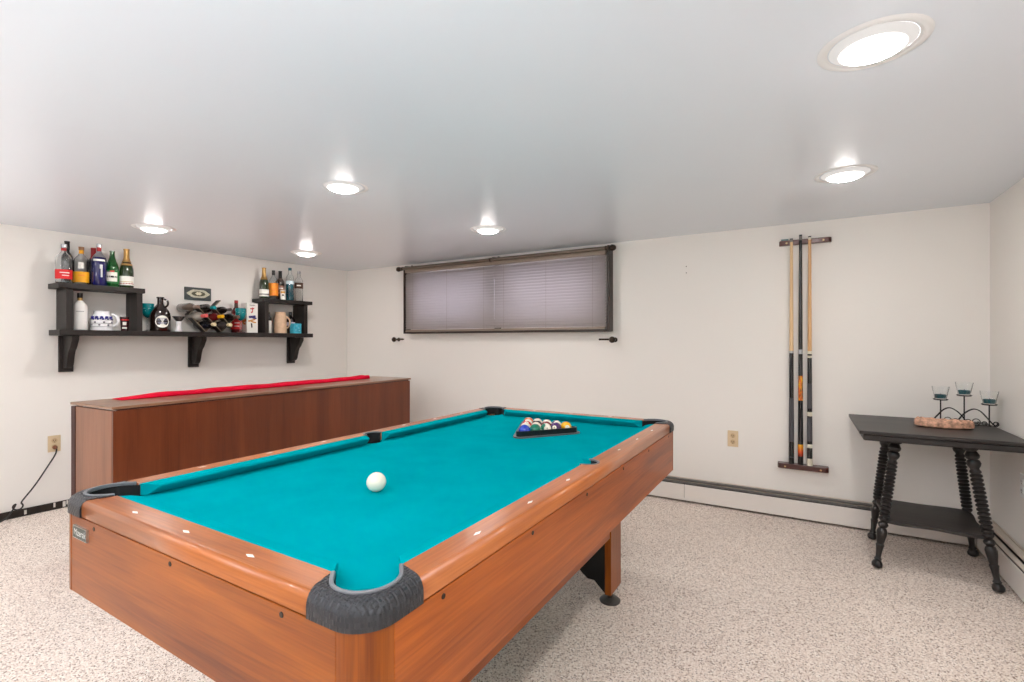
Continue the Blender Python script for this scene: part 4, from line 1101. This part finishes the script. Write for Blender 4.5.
# ------------------------------------------------------------------ outlets, cord, switch
almond = mat('almond_plastic', (222, 200, 164), rough=.4); hole = mat('socket_brown', (90, 62, 44), rough=.5)
def outlet(label, M, plate_m, sock_m, w_=.07, h_=.115, g='wall outlets'):
    """M maps (u across, v up, w out of wall) to world"""
    t = thing('wall_outlet', label, 'outlet', M.translation, g)
    obj('cover_plate', MB().box(-w_ / 2, w_ / 2, -h_ / 2, h_ / 2, .0005, .006, M), plate_m, t, bevel=.002)
    for v in (.022, -.022):
        s_ = obj('socket', MB().lathe([(.0165, .006), (.0165, .0085), (0, .0087)], M @ Vector((0, v, 0)), M.to_3x3() @ Vector((0, 0, 1)), n=18), sock_m, t)
        mb = MB()
        mb.box(-.0075, -.0045, v - .004, v + .007, .0088, .0093, M); mb.box(.0045, .0075, v - .004, v + .006, .0088, .0093, M); mb.box(-.0025, .0025, v - .012, v - .007, .0088, .0093, M)
        obj('socket_slots', mb, hole, s_)
    return t
Mb = Matrix(((1, 0, 0, -.426), (0, 0, -1, YB), (0, 1, 0, .496), (0, 0, 0, 1)))
outlet('almond double outlet on the back wall between table and cue rack', Mb, almond, mat('almond_socket', (206, 178, 140), rough=.4))
yl = 1.342
Ml = Matrix(((0, 0, 1, WX(yl)), (1, 0, 0, yl), (0, 1, 0, .468), (0, 0, 0, 1)))
outlet('almond double outlet with a plug in it on the left wall', Ml, almond, mat('almond_socket', (206, 178, 140), rough=.4))
Mr = Matrix(((0, 0, -1, XR), (-1, 0, 0, 3.335), (0, 1, 0, .485), (0, 0, 0, 1)))
outlet('white outlet plate low on the right wall beside the dark side table', Mr, mat('white_plastic', (240, 240, 238), rough=.35), mat('white_socket', (226, 226, 224), rough=.35))
cordthing = thing('power_cord', 'black power cord hanging from the left wall outlet to the carpet', 'cord', (WX(yl) + .03, yl, .446))
pm = mat('plug_brown', (112, 66, 44), rough=.5)
obj('plug', MB().lathe([(0, .0095), (.013, .0095), (.014, .02), (.010, .034), (.005, .040), (.004, .048)], Ml @ Vector((0, -.022, 0)), (1, .0, -.25), n=16), pm, cordthing)
px = WX(yl) + .05
path = [(px - .003, yl, .434), (px + .004, yl - .006, .40), (px + .004, yl - .046, .33), (px + .002, yl - .115, .205), (px - .004, yl - .178, .118)]
loop = [(px - .006 + .004 * math.sin(t), yl - .190 + .020 * math.sin(t) - .016 * t / 6.3, .104 - .021 * (1 - math.cos(t))) for t in [2 * PI * k / 14 for k in range(1, 15)]]
path += loop + [(px - .004, yl - .222, .070), (px + .002, yl - .25, .026), (px + .012, yl - .30, .0058), (px + .02, yl - .42, .0055), (px + .04, yl - .7, .0055)]
def smooth_path(P, it=2):
    P = [Vector(q) for q in P]
    for _ in range(it):
        Q = [P[0]]
        for a, b_ in zip(P, P[1:]): Q += [a * .75 + b_ * .25, a * .25 + b_ * .75]
        P = Q + [P[-1]]
    return P
obj('cable', MB().tube(smooth_path(path), .0048, 8), mat('cable_black', (38, 34, 32), rough=.5), cordthing)

# ------------------------------------------------------------------ baseboard heaters
hw = mat('heater_white', (236, 230, 224), rough=.35); hd_ = mat('heater_dark', (40, 36, 34), rough=.6); hg = mat('heater_grey', (122, 118, 114), rough=.5, metal=.3); hc = mat('heater_cap', (226, 214, 200), rough=.4)
def heater(label, L0, L1, f, joints, capmat, dampmat):
    """f maps (along, out from wall, z) to world"""
    t = thing('baseboard_heater', label, 'heater', f((L0 + L1) / 2, 0, 0), 'baseboard heaters')
    def bx(nm, a0, a1, d0, d1, z0, z1, m, **k):
        vs = [f(a, d, z) for z in (z0, z1) for d in (d0, d1) for a in (a0, a1)]
        mb = MB().add(vs, [(0, 2, 3, 1), (4, 5, 7, 6), (0, 1, 5, 4), (2, 6, 7, 3), (0, 4, 6, 2), (1, 3, 7, 5)])
        return obj(nm, mb, m, t, **k)
    bx('back_plate', L0, L1, .001, .006, .012, .172, hc)
    bx('top_cap', L0, L1, .0065, .030, .152, .166, capmat, bevel=.003)
    bx('damper', L0, L1, .034, .052, .139, .146, dampmat, bevel=.001, seg=1)
    bx('fin_core', L0 + .01, L1 - .01, .0085, .046, .03, .132, hd_)
    js = [L0] + joints + [L1]
    for a, b_ in zip(js, js[1:]): bx('front_panel', a + .0008, b_ - .0008, .050, .057, .014, .132, hw, bevel=.003)
    for a in (L0 + .004, L1 - .02): bx('foot', a, a + .012, .0085, .045, .0, .013, hd_)
    return t
heater('white baseboard heater along the foot of the back wall', -3.0, .862, lambda a, d, z: Vector((a, YB - d, z)), [-2.2, -.751], hg, hg)
heater('white baseboard heater along the foot of the right wall', -1.4, 3.77, lambda a, d, z: Vector((XR - d * 1.3, a, z * 1.05)), [1.3, 3.05], hc, hc)

# ------------------------------------------------------------------ side table in the corner
tw = wood('side_table_black', (28, 25, 25), (58, 52, 50), 'x', rough=.45, coat=.08, spec=.4)
twl = mat('side_table_leg_black', (30, 27, 27), rough=.36, coat=.15)
tx0, tx1, ty0, ty1, tz = .258, .908, 3.11, 3.80, .73
stb = thing('side_table', 'dark painted side table with spool-turned splayed legs in the corner', 'side table', ((tx0 + tx1) / 2, (ty0 + ty1) / 2, 0))
obj('table_top', MB().box(tx0, tx1, ty0, ty1, tz - .018, tz), tw, stb, bevel=.004)
obj('top_moulding', MB().box(tx0 + .018, tx1 - .018, ty0 + .018, ty1 - .018, tz - .052, tz - .0185), tw, stb, bevel=.008, seg=3)
legs = [((.425, 3.245), (.338, 3.195)), ((.432, 3.60), (.362, 3.640)), ((.712, 3.215), (.806, 3.172)), ((.742, 3.60), (.818, 3.632))]
def leg_prof(L):
    P = [(0, 0), (.016, 0), (.021, .006), (.022, .018), (.017, .030), (.012, .036), (.016, .042), (.012, .048), (.0105, .055), (.013, .09), (.0155, .11), (.017, .116), (.013, .122), (.0155, .135), (.0195, .165), (.021, .185), (.017, .20), (.012, .205), (.017, .212), (.021, .222), (.017, .232), (.0125, .237)]
    z = .245; nsp = 16; pitch = (.56 - .245) / nsp
    for k in range(nsp):
        R_ = .0185 if k not in (0, nsp - 1) else .017
        P += [(.0135, z), (R_, z + pitch * .28), (R_, z + pitch * .62), (.0135, z + pitch * .9)]; z += pitch
    P += [(.013, .565), (.019, .578), (.0215, .59), (.018, .602), (.0135, .607), (.0195, .614), (.022, .626), (.0165, .642), (.014, .648), (.02, .652), (.0225, .66)]
    s_ = L / .66
    return [(r * (1.12 if q < .24 else 1.32), q * s_) for r, q in P]
for (ax, ay), (bx_, by) in legs:
    top = Vector((ax, ay, tz - .0525)); bot = Vector((bx_, by, .0))
    v = top - bot; L = v.length
    # square-cut ends: shorten a hair so the tilted ends stay clear of floor and moulding
    vd = v.normalized()
    lg = obj('leg', MB().lathe(leg_prof(L - .018), bot + vd * .0085, vd, n=20), twl, stb)
zs = .25
def leg_at(i, z):
    (ax, ay), (bx_, by) = legs[i]; t_ = z / (tz - .052); return Vector((bx_ + (ax - bx_) * t_, by + (ay - by) * t_))
q0, q1, q2, q3 = leg_at(0, zs), leg_at(2, zs), leg_at(3, zs), leg_at(1, zs)
def wavy(a, b_, amp, n=18):
    d = (b_ - a).normalized(); nrm = Vector((d.y, -d.x)); out = []
    for k in range(n):
        t = k / n; out.append(a + (b_ - a) * t + nrm * amp * (math.sin(PI * t) * .5 + .5 * math.sin(3 * PI * t)))
    return out
ol = wavy(q0, q1, .022) + wavy(q1, q2, .012) + wavy(q2, q3, .012) + wavy(q3, q0, .012)
obj('lower_shelf', MB().prism([(q.x, q.y) for q in ol], zs - .009, zs + .009), tw, stb, bevel=.003)

# wooden bark dish
dc = Vector((.652, 3.455, tz + .0006))
bark = mat('bark_copper', (206, 160, 134), rough=.5, noise=.55, nscale=55, bump=1.0, bscale=90)
dm = MB(); n = 40; vs = []; R = random.Random(5)
ringz = [(0.82, 0), (.97, .006), (1.0, .022), (.98, .036), (.91, .042), (.78, .036), (.70, .018), (.3, .010)]
jit = [R.uniform(-.05, .05) for _ in range(n)]; jz = [R.uniform(-.004, .005) for _ in range(n)]
for rr, z in ringz:
    for k in range(n):
        a = 2 * PI * k / n; j = 1 + jit[k] * (.6 if z > .008 else 1)
        vs.append((dc.x + .122 * rr * j * math.cos(a) * (1 + .04 * math.cos(a)), dc.y + .062 * rr * j * math.sin(a), dc.z + z + ((.003 * math.sin(3 * a) + jz[k]) if z > .025 else 0)))
fs = [(i * n + k, i * n + (k + 1) % n, (i + 1) * n + (k + 1) % n, (i + 1) * n + k) for i in range(len(ringz) - 1) for k in range(n)]
fs += [tuple(range(n - 1, -1, -1)), tuple((len(ringz) - 1) * n + k for k in range(n))]
o = obj('bark_dish', dm.add(vs, fs, True), bark, None, origin=dc)
tag(o, 'oval copper-brown bark dish at the front of the dark side table', 'dish')

# scrolled wire candle holder, glass cups, teal candles
hy_ = 3.60; hz = tz + .0006
ir = mat('black_iron', (28, 25, 24), rough=.45, metal=.4)
hx0, hx1 = .622, .902; hm = (hx0 + hx1) / 2
ch = thing('candle_holder', 'black wire candle holder with scrolls and three plates on the side table', 'candle holder', (hm, hy_, hz))
def wire(pts, r=.0028): return MB().tube(pts, r, 7)
def spiral(cx_, cz, r0, r1, a0, turns, n=26):
    return [(cx_ + (r0 + (r1 - r0) * k / n) * math.cos(a0 + turns * 2 * PI * k / n), hy_, cz + (r0 + (r1 - r0) * k / n) * math.sin(a0 + turns * 2 * PI * k / n)) for k in range(n + 1)]
for off in (-.006, .006):
    for s_ in (-1, 1):
        K = [(.022, .012), (.004, .045), (-.02, .075), (-.05, .092), (-.078, .080), (-.105, .045), (-.128, .012)]
        P_ = []
        for q in range(len(K) - 1):
            a_, b_, c_, d_ = K[max(q - 1, 0)], K[q], K[q + 1], K[min(q + 2, len(K) - 1)]
            for tt in range(5):
                t = tt / 5
                P_.append(tuple(.5 * (2 * b_[m] + (c_[m] - a_[m]) * t + (2 * a_[m] - 5 * b_[m] + 4 * c_[m] - d_[m]) * t * t + (3 * b_[m] - a_[m] - 3 * c_[m] + d_[m]) * t ** 3) for m in (0, 1)))
        P_.append(K[-1])
        obj('scroll_arm', wire([(hm - s_ * q[0], hy_ + off, hz + q[1]) for q in P_], .0026), ir, ch)
for s_ in (-1, 1):
    obj('end_curl', wire([(hm + s_ * (.129 + .0), hy_, hz + .006)] + [(hm + s_ * (.138 + q * math.sin(a)), hy_, hz + .0165 - q * math.cos(a)) for a, q in [(2 * PI * k / 20 * 1.4, .0135 - .008 * k / 20) for k in range(21)]], .0028), ir, ch)
    for k, (xx, rr) in enumerate(((.025, .017), (.058, .02), (.092, .013))):
        obj('inner_curl', wire([(hm + s_ * (xx + q * math.cos(a)), hy_, hz + .003 + rr + q * math.sin(a)) for a, q in [(PI * 1.5 + 2 * PI * j / 22 * 1.3, rr - rr * .55 * j / 22) for j in range(23)]], .0024), ir, ch)
obj('base_wire', wire([(hm - .12, hy_, hz + .003), (hm + .12, hy_, hz + .003)], .0028), ir, ch)
cupg = glass('cup_glass', (254, 255, 255)); tealwax = mat('teal_wax', (30, 96, 104), rough=.45)
for x, zp, nm in ((.672, .868, 'left'), (.772, .896, 'middle'), (.874, .852, 'right')):
    obj('post', MB().tube([(x, hy_, hz + .004), (x, hy_, zp - .003)], .0032, 8), ir, ch)
    obj('plate', MB().lathe([(0, -.006), (.014, -.006), (.030, -.004), (.034, .002), (.032, .003), (.028, .0005), (0, .0)], (x, hy_, zp), n=22, cap=False), ir, ch)
    p = Vector((x, hy_, zp + .0012))
    o = obj('glass_cup', MB().lathe([(0, 0), (.025, 0), (.026, .003), (.039, .071), (.037, .071), (.0243, .005), (0, .005)], p, n=26, cap=False), cupg, None, origin=p)
    tag(o, {'left': 'clear glass votive cup on the left plate of the candle holder', 'middle': 'clear glass votive cup on the tallest middle plate of the candle holder', 'right': 'clear glass votive cup on the right plate of the candle holder'}[nm], 'votive cup', 'votive cups on the candle holder')
    q = p + Vector((0, 0, .0056))
    cd = thing('candle', {'left': 'teal candle stub inside the left glass cup', 'middle': 'teal candle stub inside the middle, highest glass cup', 'right': 'teal candle stub inside the right, lowest glass cup'}[nm], 'candle', q, 'teal candles in the cups')
    obj('wax', MB().lathe([(0, 0), (.0225, 0), (.0235, .004), (.0262, .018), (.025, .022), (.018, .019), (.006, .017), (0, .0165)], q, n=22, cap=False), tealwax, cd)
    obj('wick', MB().tube([(q.x, q.y, q.z + .016), (q.x + .001, q.y, q.z + .027)], .0009, 6), blkcap, cd)

# ------------------------------------------------------------------ view
vs_ = sc.view_settings
sc.display_settings.display_device = 'sRGB'
vs_.view_transform = 'Standard'; vs_.look = 'None'; vs_.exposure = 0.34; vs_.gamma = 1.0
vs_.use_curve_mapping = False
sc.cycles.max_bounces = 10; sc.cycles.diffuse_bounces = 5; sc.cycles.glossy_bounces = 4; sc.cycles.transmission_bounces = 8; sc.cycles.transparent_max_bounces = 8
sc.cycles.sample_clamp_indirect = 8.0
